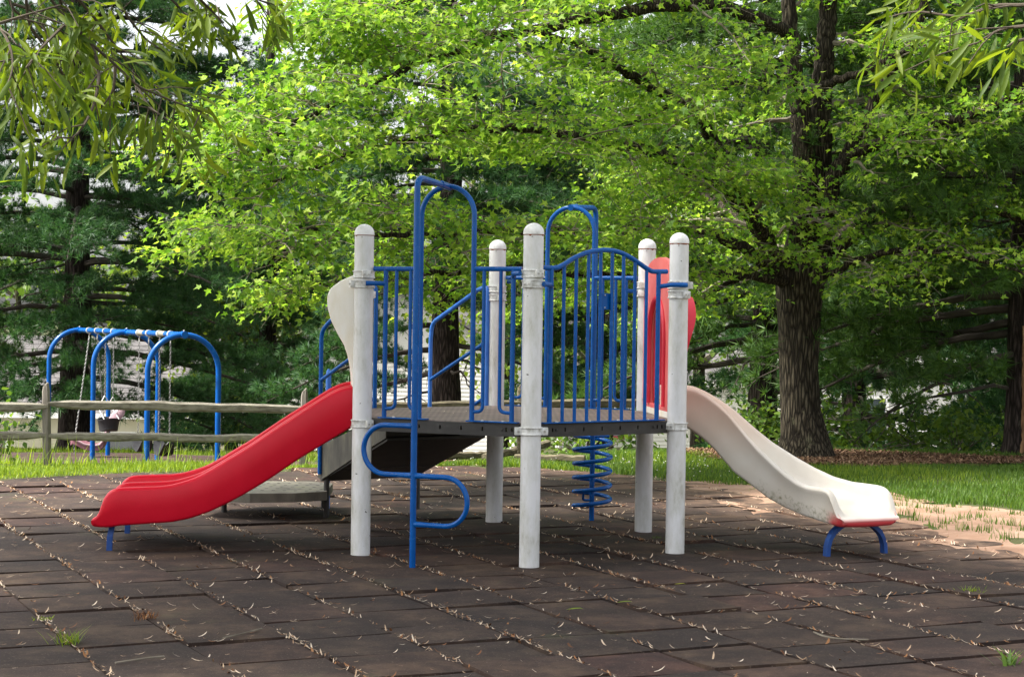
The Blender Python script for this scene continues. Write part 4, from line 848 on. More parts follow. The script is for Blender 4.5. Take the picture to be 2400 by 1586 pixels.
house(4.6, 58, 6.0, 7, 3.4, 1.8, -3.7, .02, 'siding', 'white house with dark red window trim behind the barrier', ((-1.55, 2.2, .55, .9, 'red_trim'), (1.3, 2.2, .7, 1.0, 'red_trim')))
house(12.4, 55, 8.4, 7, 4.2, 2.0, -3.6, -.06, 'siding', 'white clapboard house half hidden by pine boughs at the right', ((-1.8, 2.4, .9, 1.2, 'trim'), (1.6, 2.4, .9, 1.2, 'trim')))

# ------------------------------------------------------------------ trees
def trunk_mesh(name, mat, parent, path, rad, n=40, ridges=14, amp=.05, seed=0, steps_=60):
    P = np.array(path, float); R = np.array(rad, float); d = np.r_[0, np.cumsum(np.linalg.norm(np.diff(P, axis=0), axis=1))]; s = np.linspace(0, d[-1], steps_)
    C = np.stack([np.interp(s, d, P[:, i]) for i in range(3)], 1); C[1:-1] = (C[:-2] + C[1:-1] * 2 + C[2:]) / 4; r = np.interp(s, d, R); nz = Noise2(seed); V = []
    th = np.arange(n) * 2 * np.pi / n
    for i in range(steps_):
        w = nz(th * ridges / 6.28 + np.sin(s[i] * 2.1) * .5, np.full(n, s[i] * 1.6)); w2 = nz(th * 3 / 6.28 + 7, np.full(n, s[i] * .7 + 3))
        w = w * (1 - (th / 6.2832) ** 6) + w[0] * (th / 6.2832) ** 6
        q = r[i] * (1 + amp * (w - .5) * 2 + .09 * (w2 - .5) * (1 - (th / 6.2832) ** 6))
        V += [(C[i, 0] + q[j] * math.cos(th[j]), C[i, 1] + q[j] * math.sin(th[j]), C[i, 2]) for j in range(n)]
    m = MB(); m.add(V, [(i * n + j, i * n + (j + 1) % n, (i + 1) * n + (j + 1) % n, (i + 1) * n + j) for i in range(steps_ - 1) for j in range(n)])
    return m.build(name, mat, parent, smooth=50, fix=False)
LEAF_V = np.array([(0, 0, 0), (.34, -.04, .03), (.24, .14, .0), (.60, .44, .07), (.22, .45, .01), (.0, 1, -.14), (-.20, .47, .01), (-.58, .40, .05), (-.24, .15, 0), (-.33, -.02, .04), (0, .28, -.05)])
LEAF_F = [(0, 1, 10), (1, 2, 10), (2, 3, 4), (2, 4, 10), (4, 5, 10), (5, 6, 10), (6, 7, 8), (6, 8, 10), (8, 9, 10), (9, 0, 10)]

# --- the big maple
M0 = at(1888, 1076, 20.3); maple = thing('maple_tree', (M0[0], M0[1], 0), 'large maple with a furrowed forked trunk and bright yellow-green leaves', 'tree')
mtr = [(3.36, 20.3, -.1), (3.36, 20.3, .05), (3.35, 20.3, .25), at(1876, 960, 20.3), at(1872, 860, 20.3), at(1874, 760, 20.3), at(1874, 690, 20.3), at(1876, 630, 20.3), at(1880, 590, 20.3)]
trunk_mesh('trunk', 'maple_bark', maple, mtr, [.40, .33, .27, .225, .215, .24, .27, .28, .24], 56, 16, .06, 5, 90)
LIMBS = []
def limb(pts, r0, r1, wt=1.0, vis=True):
    P = [at(x, y, d) for x, y, d in pts]; P = [Vector(p) for p in P]; S = []
    for i in range(len(P) - 1):
        a, b, c, e = P[max(i - 1, 0)], P[i], P[i + 1], P[min(i + 2, len(P) - 1)]
        for t in np.linspace(0, 1, 8, endpoint=False): S.append(.5 * (2 * b + (c - a) * t + (2 * a - 5 * b + 4 * c - e) * t * t + (3 * b - a - 3 * c + e) * t ** 3))
    S.append(P[-1]); n = len(S); rr = np.linspace(r0, r1, n); lr = random.Random(len(LIMBS))
    S = [p + Vector((lr.uniform(-1, 1), lr.uniform(-1, 1), lr.uniform(-1, 1))) * .02 for p in S]
    tube('limb', 'maple_bark', maple, S, list(rr), 12); LIMBS.append((np.array([tuple(p) for p in S]), rr, wt))
limb([(1862, 680, 20.25), (1866, 600, 20.2), (1883, 472, 20.2), (1880, 303, 20.2), (1862, 202, 20.2), (1856, 120, 20.2), (1850, 0, 20.2), (1838, -200, 20.2)], .16, .07, .5)
limb([(1896, 680, 20.35), (1910, 600, 20.35), (1924, 438, 20.4), (1924, 270, 20.4), (1930, 135, 20.4), (1942, 30, 20.4), (1955, -220, 20.4)], .17, .09, .5)
limb([(1905, 650, 20.3), (1935, 500, 20.2), (1954, 421, 20.1), (2005, 337, 20), (2055, 236, 19.9), (2106, 135, 19.8), (2145, 80, 19.7), (2190, -80, 19.5)], .12, .05, .8)
limb([(1960, 420, 20.1), (2000, 365, 19.9), (2072, 334, 19.6), (2173, 297, 19.2), (2274, 270, 18.9), (2359, 233, 18.6), (2500, 170, 18.2)], .075, .03, 1.0)
limb([(1884, 232, 20.1), (1937, 199, 19.8), (2038, 162, 19.4), (2110, 126, 19.2), (2240, 90, 18.8)], .06, .02, .8)
limb([(1858, 640, 20.2), (1800, 580, 20.1), (1745, 470, 19.9), (1705, 410, 19.7), (1667, 320, 19.4), (1610, 255, 19), (1500, 190, 18.2), (1380, 120, 17.5), (1200, 60, 16.8)], .12, .025, 1.3)
limb([(1800, 560, 20), (1720, 470, 19.4), (1640, 415, 18.9), (1540, 360, 18.3), (1400, 330, 17.6), (1200, 300, 16.7), (1000, 320, 16.1), (800, 370, 15.7), (620, 430, 15.4)], .08, .010, 1.7)
limb([(1830, 640, 20), (1700, 560, 19.2), (1560, 525, 18.4), (1400, 545, 17.6), (1250, 540, 16.9), (1100, 545, 16.3), (950, 548, 15.8), (720, 540, 15.2), (540, 545, 14.9)], .07, .008, 1.4)
limb([(1860, 190, 20.1), (1780, 178, 19.6), (1720, 200, 19.2), (1600, 240, 18.4), (1450, 300, 17.8)], .055, .015, .9)
limb([(1850, 80, 20), (1650, 10, 19), (1300, 60, 17.6), (1050, 120, 16.8), (850, 210, 16.2), (680, 300, 15.7), (530, 375, 15.4)], .08, .010, 1.6)
limb([(1840, -100, 20), (1500, -110, 18.6), (1100, -50, 17.2), (900, 30, 16.5), (790, 85, 16.2)], .08, .012, 1.4)
limb([(1840, 660, 20.1), (1700, 640, 19.2), (1550, 655, 18.4), (1350, 640, 17.7), (1150, 630, 17), (950, 650, 16.5), (800, 660, 16.2), (690, 680, 16.0)], .06, .008, .75)
limb([(1900, 640, 20.4), (2050, 520, 20.4), (2200, 470, 20.1), (2350, 500, 19.8), (2480, 560, 19.5)], .07, .02, .9)
limb([(1880, 640, 20.5), (1960, 560, 21.5), (2080, 470, 22.6), (2260, 400, 23.6), (2450, 380, 24.5)], .08, .02, .7)
limb([(1850, 630, 20.6), (1740, 520, 22), (1600, 420, 23.2), (1400, 350, 24.2), (1150, 330, 25)], .09, .02, .35)
limb([(1905, 660, 20.2), (2050, 600, 19.9), (2200, 590, 19.5), (2400, 640, 19)], .05, .015, .8)
limb([(1850, 670, 20.2), (1770, 640, 19.9), (1680, 680, 19.5), (1590, 730, 19.2)], .045, .012, .7)
limb([(1850, -60, 20.2), (1750, -260, 19.5), (1600, -420, 18.8), (1400, -480, 18.4), (1250, -430, 18.2)], .08, .02, 2.2)  # these unseen top limbs carry extra leaves to shade the right side
limb([(1950, -100, 20.4), (2080, -300, 20), (2250, -450, 19.5)], .08, .02, 1.6)
limb([(1900, -150, 20.4), (1840, -330, 20.8), (1700, -520, 21.4), (1560, -600, 21.8)], .08, .02, 2.0)
mr = np.random.default_rng(21)
# side branches fan out from each limb; leaf sprays lie in flat layers along them
TW = MB(); sprays = []; N_SIDE = 350
wts = np.array([l[2] * np.linalg.norm(np.diff(l[0], axis=0), axis=1).sum() for l in LIMBS]); cnt = np.maximum(3, (wts / wts.sum() * N_SIDE)).astype(int)
for (P, rr, wt), n in zip(LIMBS, cnt):
    for q in range(n):
        k = .16 + .84 * (q + mr.random()) / n; i = int(np.clip(k * (len(P) - 1), 1, len(P) - 2)); b = P[i]; d = unit(P[i + 1] - P[i - 1]); hd_ = np.array((d[0], d[1], 0)); nh = np.linalg.norm(hd_)
        hd_ = hd_ / nh if nh > .35 else unit(np.array((mr.normal(), mr.normal(), 0))); sd_ = np.array((-hd_[1], hd_[0], 0)) * (1 if q % 2 else -1); a_ = mr.uniform(.35, 1.25)
        dr = hd_ * math.cos(a_) + sd_ * math.sin(a_); L_ = mr.uniform(.7, 1.7) * (1.05 - .55 * k); dr[2] = mr.normal(.10, .21); droop = mr.uniform(.08, .36)
        pts = [b + dr * L_ * t - np.array((0, 0, droop * L_ * t * t)) + mr.normal(0, .02, 3) * (t > 0) for t in np.linspace(0, 1, 7)]
        TW.tube([Vector(p) for p in pts], list(np.linspace(max(.008, float(rr[i]) * .32), .003, 7)), 5, cap=False); pts = np.array(pts)
        ns = int(3 + L_ * 6.5)
        for j in range(ns):
            t = .22 + .78 * (j + mr.random()) / ns; c = np.array([np.interp(t * 6, range(7), pts[:, w]) for w in range(3)]); sg = np.array((-dr[1], dr[0], 0)); o = sg * mr.normal(0, .30) * (1.15 - .6 * t) + np.array((0, 0, mr.normal(-.01, .07))) + dr * .12
            tg = c + o
            if tg[2] > 1.38: sprays.append((c, tg, k))
pos = []; dirs = []; tip = []
for a, t, k in sprays:
    a = Vector(a); t = Vector(t); d = t - a
    if d.length < .05: continue
    mid = a.lerp(t, .5) + Vector((mr.normal(0, .05), mr.normal(0, .05), .06 * d.length + mr.normal(0, .04))); pth = [a * (1 - q) ** 2 + mid * 2 * q * (1 - q) + t * q * q for q in np.linspace(0, 1, 6)]
    end = t + (t - mid).normalized() * .18 - Vector((0, 0, .05)); pth.append(end)
    TW.tube(pth, list(np.linspace(min(.010, .004 + d.length * .006), .0016, len(pth))), 4, cap=False)
    n = int(mr.integers(16, 26)); h = Vector((d.x, d.y, 0)); h = h.normalized() if h.length > .05 else Vector((1, 0, 0)); s = Vector((-h.y, h.x, 0))
    q = mr.random(n); across = mr.normal(0, .14, n); along = mr.normal(.03, .17, n); vz = mr.normal(0, .045, n) - .05 * (across / .15) ** 2 * .5
    base = np.array(t)[None] + np.outer(along, np.array(h)) + np.outer(across, np.array(s)); base[:, 2] += vz - .10 * np.maximum(along, 0)
    pos.append(base); dd = np.outer(np.ones(n) * .5 + mr.normal(0, .5, n), np.array(h)) + np.outer(np.sign(across) * .5 + mr.normal(0, .5, n), np.array(s)); dd[:, 2] = -.35 + mr.normal(0, .35, n); dirs.append(dd)
TW.build('twigs', 'maple_twig', maple, fix=False)['kind'] = 'stuff'
pos = np.concatenate(pos); dirs = np.concatenate(dirs); nn = mr.normal(0, .5, pos.shape); nn[:, 2] += 1; R = frames(dirs, unit(nn)); sz = mr.uniform(.045, .085, len(pos))
# the leaves nearest the camera stand as single objects, the others as one mass
uv = np.stack([1200 + FPX * pos[:, 0] / pos[:, 1], 750 - FPX * (pos[:, 2] - HC) / pos[:, 1]], 1); vis = (uv[:, 0] > 10) & (uv[:, 0] < 2390) & (uv[:, 1] > 10) & (uv[:, 1] < 900)
order = np.argsort(np.where(vis, pos[:, 1] / sz, 1e9)); big = order[:300]; restm = np.setdiff1d(np.arange(len(pos)), big)
mass('foliage', LEAF_V, LEAF_F, pos[restm], R[restm], sz[restm], 'maple_leaf', maple)
lm = MB(); lm.v = [tuple(v) for v in LEAF_V]; lm.f = LEAF_F; leafme = lm.mesh('leaf', 'maple_leaf_single', smooth=0, fix=False)
def single(name, me, parent, p, Rm, s):
    o = bpy.data.objects.new(name, me); col.objects.link(o); M4 = Matrix(Rm.tolist()).to_4x4(); M4 = Matrix.Translation(Vector(p) - WLOC.get(parent.name, Vector())) @ M4 @ Matrix.Scale(s, 4)
    o.parent = parent; o.matrix_basis = M4; return o
for i in big: single('leaf', leafme, maple, pos[i], R[i], float(sz[i]))

# --- white pines
def tuft(n, seed):
    r = np.random.default_rng(seed); d = unit(np.stack([r.normal(0, .62, n), np.abs(r.normal(.75, .35, n)), r.normal(.15, .6, n)], 1)); s = unit(np.cross(d, r.normal(0, 1, (n, 3)))); V = []; F = []
    for i in range(n):
        w = .042; l = r.uniform(.8, 1.15); V += [s[i] * w, -s[i] * w, d[i] * l + np.array((0, 0, -.10 * l))]; F.append((3 * i, 3 * i + 1, 3 * i + 2))
    return np.array(V), F
TV, TF = tuft(20, 2)
def pine(name, x, y, h, dia, label, seed, zlo=2.0, lmax=4.2, zmax=10.5, mat='needle', dens=1.0, lean=0, size=.145, whorl=.44, az=None, gaps=(), dead=8, detail=True, group='white pines'):
    z0 = float(gz(x, y)); r = np.random.default_rng(seed); t = thing(name, (x, y, z0), label, 'tree', group)
    tp = [(x, y, z0 - .2), (x, y, z0 + .15), (x + lean * .1, y, z0 + 1)] + [(x + lean * k * .2 + r.normal(0, .03), y + r.normal(0, .03), z0 + k) for k in range(3, int(h), 2)]
    rad = [dia * .78, dia * .60, dia * .52] + [dia * .5 * (1 - k / h * .85) for k in range(3, int(h), 2)]
    trunk_mesh('trunk', 'pine_bark', t, tp, rad, 30, 14, .07, seed, 70)
    br = MB(); P = []; D = []; z = zlo; tx = lambda z: x + lean * (z - z0) * .2
    def add(bx, by, bz, L_, a, up):
        d = np.array((math.cos(a), math.sin(a), 0)); s = np.array((-d[1], d[0], 0)); n = 8; pts = []; k0 = r.normal(0, .1)
        for i in range(n + 1):
            k = i / n; pts.append(np.array((bx, by, bz)) + d * L_ * k + s * (L_ * .16 * k0 * k * k * 3 + r.normal(0, .015)) + np.array((0, 0, L_ * (up * k - .26 * k * k) + r.normal(0, .015))))
        br.tube(pts, list(np.linspace(.022 + .011 * L_, .006, n + 1)), 6, cap=False)
        pts = np.array(pts); kk = .28
        while kk < 1.0:
            for sg in (-1, 1):
                if r.random() > dens: continue
                i = kk * n; b = np.array([np.interp(i, range(n + 1), pts[:, q]) for q in range(3)]); l2 = (.28 + .9 * (1 - kk) ** .8) * min(1, L_ / 2.6) * r.uniform(.7, 1.25); dr = d * r.uniform(.5, 1) + s * sg * r.uniform(.45, 1); dr = dr / np.linalg.norm(dr)
                e = b + dr * l2 + np.array((0, 0, r.normal(.02, .09))); m_ = (b + e) / 2 + np.array((0, 0, r.normal(.02, .03))); br.tube([b, m_, e], [.009, .006, .003], 4, cap=False)
                nt_ = max(2, int(l2 / .085)); q = np.linspace(.25, 1.05, nt_)[:, None]; pp = b * (1 - q) ** 2 + m_ * 2 * q * (1 - q) + e * q * q + r.normal(0, .05, (nt_, 3)); P.append(pp); dd = np.tile(dr, (nt_, 1)) + r.normal(0, .35, (nt_, 3)); dd[:, 2] += .15; D.append(dd)
                # short side shoots make the plates of needles full
                pp2 = pp + r.normal(0, .12, pp.shape) * np.array((1, 1, .45)); P.append(pp2); D.append(dd + r.normal(0, .5, dd.shape))
            kk += .085 * (2.8 / max(L_, 1.2)) ** .5
        P.append(pts[-2:] + r.normal(0, .03, (2, 3))); D.append(np.tile(d, (2, 1)))
    while z < zmax:
        nb = int(r.integers(4, 7)); a0 = r.random() * 6.28; k = (z - zlo) / max(1e-3, h - zlo)
        L0 = lmax * (1 - .8 * k) * (.72 + .28 * min(1, (z - zlo) / 1.5))
        for i in range(nb):
            a = a0 + i * 6.28 / nb + r.normal(0, .2)
            if any(g0 < (z) < g1 and math.cos(a - ga) > .3 for g0, g1, ga in gaps): continue
            add(tx(z + z0), y, z0 + z + r.normal(0, .12), L0 * r.uniform(.7, 1.15), a, r.normal(.13, .07))
        z += whorl * r.uniform(.75, 1.3)
    if az:
        for (a, zz, L_, up) in az: add(tx(zz + z0), y, z0 + zz, L_, a, up)
    for _ in range(dead):        # bare dead branches low on the trunk
        a = r.random() * 6.28; zz = z0 + r.uniform(.8, zlo + 1.5); d = np.array((math.cos(a), math.sin(a), 0)); L_ = r.uniform(.8, 2.6); pts = [np.array((x, y, zz)) + d * L_ * k + np.array((r.normal(0, .05), r.normal(0, .05), L_ * (.10 * k - .35 * k * k) + r.normal(0, .03))) for k in np.linspace(0, 1, 6)]
        br.tube(pts, list(np.linspace(.03, .006, 6)), 5, cap=False)
        for q in (2, 3, 4): e = pts[q] + np.array((r.normal(0, .3), r.normal(0, .3), -abs(r.normal(.25, .2)))); br.tube([pts[q], (pts[q] + e) / 2 + r.normal(0, .03, 3), e], [.010, .006, .003], 4, cap=False)
    br.build('branches', 'pine_twig', t, fix=False)
    P = np.concatenate(P); D = np.concatenate(D); up_ = r.normal(0, .3, P.shape); up_[:, 2] += 1; 
    mass('foliage', TV, TF, P, frames(D, unit(up_)), size * r.uniform(.8, 1.25, len(P)), mat, t); return t
pine('pine_tree', -8.8, 36.0, 17, .62, 'massive white pine with a dark trunk standing behind the swing set', 1, 2.6, 4.6, 10.5, dens=.92, az=[(0.2, 2.4, 4.6, -.02), (-.4, 3.1, 4.2, .05), (3.4, 2.0, 3.6, .0), (-2.2, 1.9, 3.2, -.05), (-1.2, 2.2, 3.4, -.05), (.1, 1.5, 4.2, -.06), (-.6, 1.2, 3.6, -.08), (-.1, 2.0, 4.8, .02), (-1.6, 1.4, 3.0, -.06), (3.9, 1.3, 3.2, -.06), (4.4, 1.7, 3.4, -.04), (.5, 1.0, 4.0, -.03)], dead=16)
pine('pine_tree', -1.12, 30.2, 16, .50, 'dark pine trunk rising behind the deck and its entry arch', 4, 2.9, 3.2, 8.5, dens=.8, az=[(3.3, 1.9, 3.0, -.05), (2.8, 1.5, 2.6, -.1), (-.3, 2.0, 2.4, -.1), (3.7, 2.3, 3.0, .0)], dead=8)
pine('pine_tree', 3.42, 24.2, 15, .36, 'slim pine with a purplish trunk close behind the maple', 6, 1.9, 2.6, 8.0, mat='needle_b', dens=.75, az=[(2.9, 1.3, 2.6, -.05), (3.4, 1.6, 2.8, -.12), (3.9, 2.2, 2.4, -.05)], dead=10)
pD = pine('pine_tree', 6.14, 21.2, 15, .46, 'pine with a patch of bark stripped from its trunk at the right edge', 9, 2.0, 3.3, 7.5, mat='needle_b', dens=.82, az=[(2.9, 1.75, 3.2, -.02), (2.6, 1.5, 3.0, -.08), (3.3, 1.9, 3.3, .02), (3.5, 1.25, 2.2, -.15), (2.2, 1.6, 3.2, -.05)], dead=9)
V = []; n = 14; rowz = np.linspace(-.05, 1.55, 26); pr = random.Random(8)
for z in rowz:
    for j in range(n): a = math.radians(238 + 48 * j / (n - 1) + pr.uniform(-2, 2)); rr_ = (.285 if z < .2 else .256) + (.018 if 0 < j < n - 1 else -.02) + pr.uniform(-.006, .006); V.append((6.14 + rr_ * math.cos(a), 21.2 + rr_ * math.sin(a), z))
m = MB(); m.add(V, [(i * n + j, i * n + j + 1, (i + 1) * n + j + 1, (i + 1) * n + j) for i in range(len(rowz) - 1) for j in range(n - 1)]); m.build('stripped_patch', 'bare_wood', pD, smooth=60, fix=False)
pine('pine_tree', -5.9, 43, 17, .5, 'white pine whose dense boughs fill the gap between the big pine and the maple', 12, .5, 3.9, 9.5, dens=.95, dead=4)
pine('pine_tree', -14.6, 40, 15, .5, 'white pine at the far left edge, only its boughs in view', 14, .4, 4.2, 9.5, mat='needle_b', dens=.85, dead=4)
pine('pine_tree', 8.6, 27, 12, .4, 'low bushy pine filling the shade behind the stripped pine', 16, .35, 3.4, 7.0, mat='needle', dens=.85, dead=2)
pine('pine_tree', 5.6, 29, 12, .35, 'low dark pine in the shade right of the maple trunk', 18, .3, 3.1, 6.5, dens=.8, dead=3)
pine('pine_tree', 1.6, 33, 13, .3, 'thin pine standing in the shade behind the arched barrier', 19, 1.0, 2.4, 7.5, dens=.7, dead=8)

# --- leafy wood further back
CARD_V = np.array([(0, 0, 0), (.36, .35, .08), (.2, .8, .0), (0, 1.05, -.06), (-.25, .75, .03), (-.36, .3, .06)]); CARD_F = [(0, 1, 2), (0, 2, 3), (0, 3, 4), (0, 4, 5)]
def wood_tree(x, y, h, rx, zb, label, seed, mat='wood_leaf', n=2600, group='leafy trees in the far wood', size=(.10, .19)):
    z0 = float(gz(x, y)); r = np.random.default_rng(seed); t = thing('leafy_tree', (x, y, z0), label, 'tree', group)
    trunk_mesh('trunk', 'maple_bark', t, [(x, y, z0 - .2), (x, y, z0 + 1), (x + .1, y, z0 + h * .5), (x, y, z0 + h * .9)], [.2, .15, .11, .03], 12, 8, .05, seed, 16)
    nc = 40; br = MB(); C = []
    for i in range(nc):
        a = r.random() * 6.28; k = r.random() ** .6; u = r.random(); zz = z0 + zb + (h - zb) * u; w = rx * (1 - (2 * u - .9) ** 2 * .55) * k; c = np.array((x + w * math.cos(a), y + w * math.sin(a), zz)); C.append(c)
        b = np.array((x, y, max(z0 + .6, zz - .5 - .4 * w))); br.tube([b, (b + c) / 2 + np.array((0, 0, .15)), c], [.05, .03, .008], 5, cap=False)
    br.build('branches', 'maple_twig', t, fix=False); C = np.array(C); j = r.integers(0, nc, n); P = C[j] + r.normal(0, 1, (n, 3)) * np.array((.52, .52, .34)) * (rx / 2.6) ** .6; nn_ = r.normal(0, .6, (n, 3)); nn_[:, 2] += 1; dd = r.normal(0, 1, (n, 3)); dd[:, 2] -= .4
    mass('foliage', CARD_V, CARD_F, P, frames(dd, unit(nn_)), r.uniform(size[0], size[1], n), mat, t)
wl = 'pale leafy tree in the far wood beyond the houses'
wr = random.Random(77)
for i, (x, y, h, rx) in enumerate(((-20, 72, 9.5, 4.5), (-14.5, 75, 8.6, 4.4), (-9, 70, 9.2, 4.2), (-4, 74, 11, 4.4), (1, 70, 13, 4.6), (6, 73, 14, 4.6), (11, 70, 14, 4.8), (16, 74, 14, 4.6), (21, 70, 14, 4.6))):
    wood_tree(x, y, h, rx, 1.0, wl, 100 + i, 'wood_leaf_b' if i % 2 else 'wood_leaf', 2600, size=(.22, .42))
wood_tree(1.9, 36, 9.5, 2.6, 1.3, 'slender leafy tree with pale leaves behind the barrier bars', 120, 'wood_leaf', 4800, 'leafy trees near the lawn')
wood_tree(7.2, 38, 9.5, 3.0, .8, 'leafy tree in sunlit colours between the pines right of the maple', 121, 'wood_leaf_b', 5400, 'leafy trees near the lawn')
wood_tree(4.4, 42, 11, 3.2, 1.0, 'leafy tree filling the gap behind the slim pine', 122, 'wood_leaf', 4800, 'leafy trees near the lawn')
wood_tree(11.2, 34, 10, 3.2, .8, 'leafy tree beyond the lawn at the right edge', 123, 'wood_leaf', 4500, 'leafy trees near the lawn')
wood_tree(-6.9, 44, 4.6, 2.3, .6, 'low leafy tree in sunlit colours behind the swing hoops', 124, 'wood_leaf_b', 3900, 'leafy trees near the lawn')
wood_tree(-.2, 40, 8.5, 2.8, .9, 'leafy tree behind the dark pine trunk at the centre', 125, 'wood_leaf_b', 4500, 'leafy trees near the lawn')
def shrub(x, y, rx, h, label, seed, mat='wood_leaf', n=900, size=(.05, .10)):
    z0 = float(gz(x, y)); r = np.random.default_rng(seed); t = thing('shrub', (x, y, z0), label, 'shrub', 'shrubs along the lawn'); br = MB(); C = []
    for i in range(14):
        a = r.random() * 6.28; k = r.random() ** .5; c = np.array((x + rx * k * math.cos(a), y + rx * .7 * k * math.sin(a), z0 + h * r.uniform(.3, 1) * (1 - .4 * k))); C.append(c); br.tube([np.array((x, y, z0)), (np.array((x, y, z0)) + c) / 2 + r.normal(0, .04, 3), c], [.012, .008, .003], 4, cap=False)
    br.build('stems', 'maple_twig', t, fix=False); C = np.array(C); P = C[r.integers(0, 14, n)] + r.normal(0, 1, (n, 3)) * np.array((.2, .2, .14)) * max(.6, rx); P[:, 2] = np.maximum(P[:, 2], z0 + .03); nn_ = r.normal(0, .6, (n, 3)); nn_[:, 2] += 1; dd = r.normal(0, 1, (n, 3))
    mass('foliage', CARD_V, CARD_F, P, frames(dd, unit(nn_)), r.uniform(size[0], size[1], n), mat, t)
shrub(3.0, 22.6, .8, .55, 'low green bush left of the maple trunk under the slide', 201)
shrub(4.6, 23.2, 1.0, .8, 'low bush right of the maple trunk', 202)
shrub(6.0, 24, 1.2, .9, 'dark bush under the right-hand pine boughs', 203)
shrub(-5.55, 18.9, .35, .75, 'small leafy sapling at the left edge behind the fence', 204, n=260, size=(.06, .10))
shrub(.95, 23.5, .9, .6, 'low bush behind the spiral climber', 205)
shrub(-1.6, 27, .8, .6, 'low bush behind the fallen rails', 206)

# ------------------------------------------------------------------ foreground oak branches hanging into the top corners
OAK_V = np.array([(0, 0, 0), (.062, .22, .015), (.086, .5, .02), (.062, .8, .0), (0, 1, -.10), (-.062, .8, 0), (-.086, .5, .02), (-.062, .22, .015), (0, .25, -.012), (0, .55, -.015), (0, .8, -.03)])
OAK_F = [(0, 1, 8), (1, 2, 9), (1, 9, 8), (2, 3, 10), (2, 10, 9), (3, 4, 10), (0, 8, 7), (7, 8, 9), (7, 9, 6), (6, 9, 10), (6, 10, 5), (5, 10, 4)]
def oak(x, y, label, twigs, limb_pts, seed, fill, nleaf=6):
    r = np.random.default_rng(seed); t = thing('oak_tree', (x, y, 0), label, 'tree', 'oaks leaning over the camera')
    trunk_mesh('trunk', 'maple_bark', t, [(x, y, -.2), (x, y, .3), (x, y, 2.2), (x + .05, y, 4.5)], [.34, .26, .22, .18], 28, 14, .06, seed, 40)
    tube('limb', 'oak_twig', t, [Vector(p) for p in limb_pts], list(np.linspace(.09, .02, len(limb_pts))), 10)
    tw = MB(); P = []; D = []
    def leaves(p, d, n):
        for _ in range(n):
            dd = np.array(d) * .8 + r.normal(0, .62, 3); dd[2] -= .45 + r.random() * .55; P.append(np.array(p) + r.normal(0, .02, 3)); D.append(dd)
    for pts, d0, d1 in twigs:
        n = len(pts); Q = [Vector(at(px, py, d0 + (d1 - d0) * i / (n - 1))) for i, (px, py) in enumerate(pts)]; S = []
        for i in range(n - 1):
            a, b, c, e = Q[max(i - 1, 0)], Q[i], Q[i + 1], Q[min(i + 2, n - 1)]
            for q in np.linspace(0, 1, 6, endpoint=False): S.append(.5 * (2 * b + (c - a) * q + (2 * a - 5 * b + 4 * c - e) * q * q + (3 * b - a - 3 * c + e) * q ** 3))
        S.append(Q[-1]); tw.tube(S, list(np.linspace(.006, .002, len(S))), 6, cap=False)
        leaves(S[-1], (S[-1] - S[-3]).normalized(), 7)
        ln = 0
        for i in range(1, len(S)):
            ln += (S[i] - S[i - 1]).length
            if ln > fill:
                ln = 0; d = (S[i] - S[i - 1]).normalized(); sd_ = Vector((r.normal(0, 1), r.normal(0, 1.3), r.normal(-.15, .5))); sd_ = (d * .6 + sd_.normalized()).normalized(); l = r.uniform(.07, .2); e = S[i] + sd_ * l + Vector((0, 0, -.02)); tw.tube([S[i], S[i].lerp(e, .5) + Vector((0, 0, .008)), e], [.0028, .002, .0014], 5, cap=False)
                leaves(e, sd_, int(r.integers(nleaf - 2, nleaf + 2))); leaves(S[i].lerp(e, .5), sd_, 2)
    tw.build('twigs', 'oak_twig', t, fix=False)
    P = np.array(P); D = np.array(D); nn_ = r.normal(0, .8, P.shape); nn_[:, 1] -= .7; nn_[:, 2] += .5; return t, P, frames(D, unit(nn_)), r.uniform(.066, .108, len(P))
TW_L = [([(142, -40), (145, 17), (202, 91), (270, 152), (320, 199), (361, 219), (421, 243), (472, 262)], 5.3, 5.6), ([(158, -30), (219, 40), (263, 98), (310, 162), (345, 205)], 5.6, 5.9), ([(-60, 75), (0, 55), (67, 34), (142, 13)], 5.2, 5.3), ([(215, 105), (232, 170), (222, 235), (202, 285), (168, 322), (118, 318)], 5.4, 5.2),
        ([(-50, 20), (10, 80), (30, 150), (15, 205)], 5.2, 5.0), ([(60, -40), (70, 60), (120, 120), (150, 190)], 5.6, 5.8), ([(250, -40), (300, 40), (345, 95), (385, 120)], 5.8, 6.1), ([(150, 60), (100, 110), (60, 160)], 5.3, 5.1), ([(270, 152), (265, 210), (240, 250)], 5.5, 5.5), ([(320, 199), (350, 250), (400, 285)], 5.6, 5.5),
        ([(20, -40), (30, 20), (90, 60), (180, 120), (215, 165)], 5.7, 6.0), ([(330, -50), (390, -10), (430, 30)], 5.7, 5.9), ([(-40, 110), (20, 120), (70, 170)], 5.8, 6.0), ([(420, -60), (470, 0), (500, 30), (525, 55)], 5.4, 5.6), ([(540, -60), (590, -10), (630, 10)], 5.4, 5.6), ([(100, -30), (160, 50), (200, 60), (260, 70)], 6.0, 6.3), ([(30, 10), (80, 30), (110, 80), (130, 130), (135, 170)], 6.2, 6.4)]
tl, PL, RL, SL = oak(-4.5, 7.4, 'narrow-leaved oak whose drooping leafy twigs hang in the top left corner', TW_L, [(-4.5, 7.4, 3.9), (-3.6, 6.6, 3.6), (-2.6, 5.8, 3.2), tuple(at(40, -60, 5.4)), tuple(at(142, -35, 5.3)), tuple(at(300, -60, 5.6)), tuple(at(560, -70, 5.4))], 31, .040, 6)
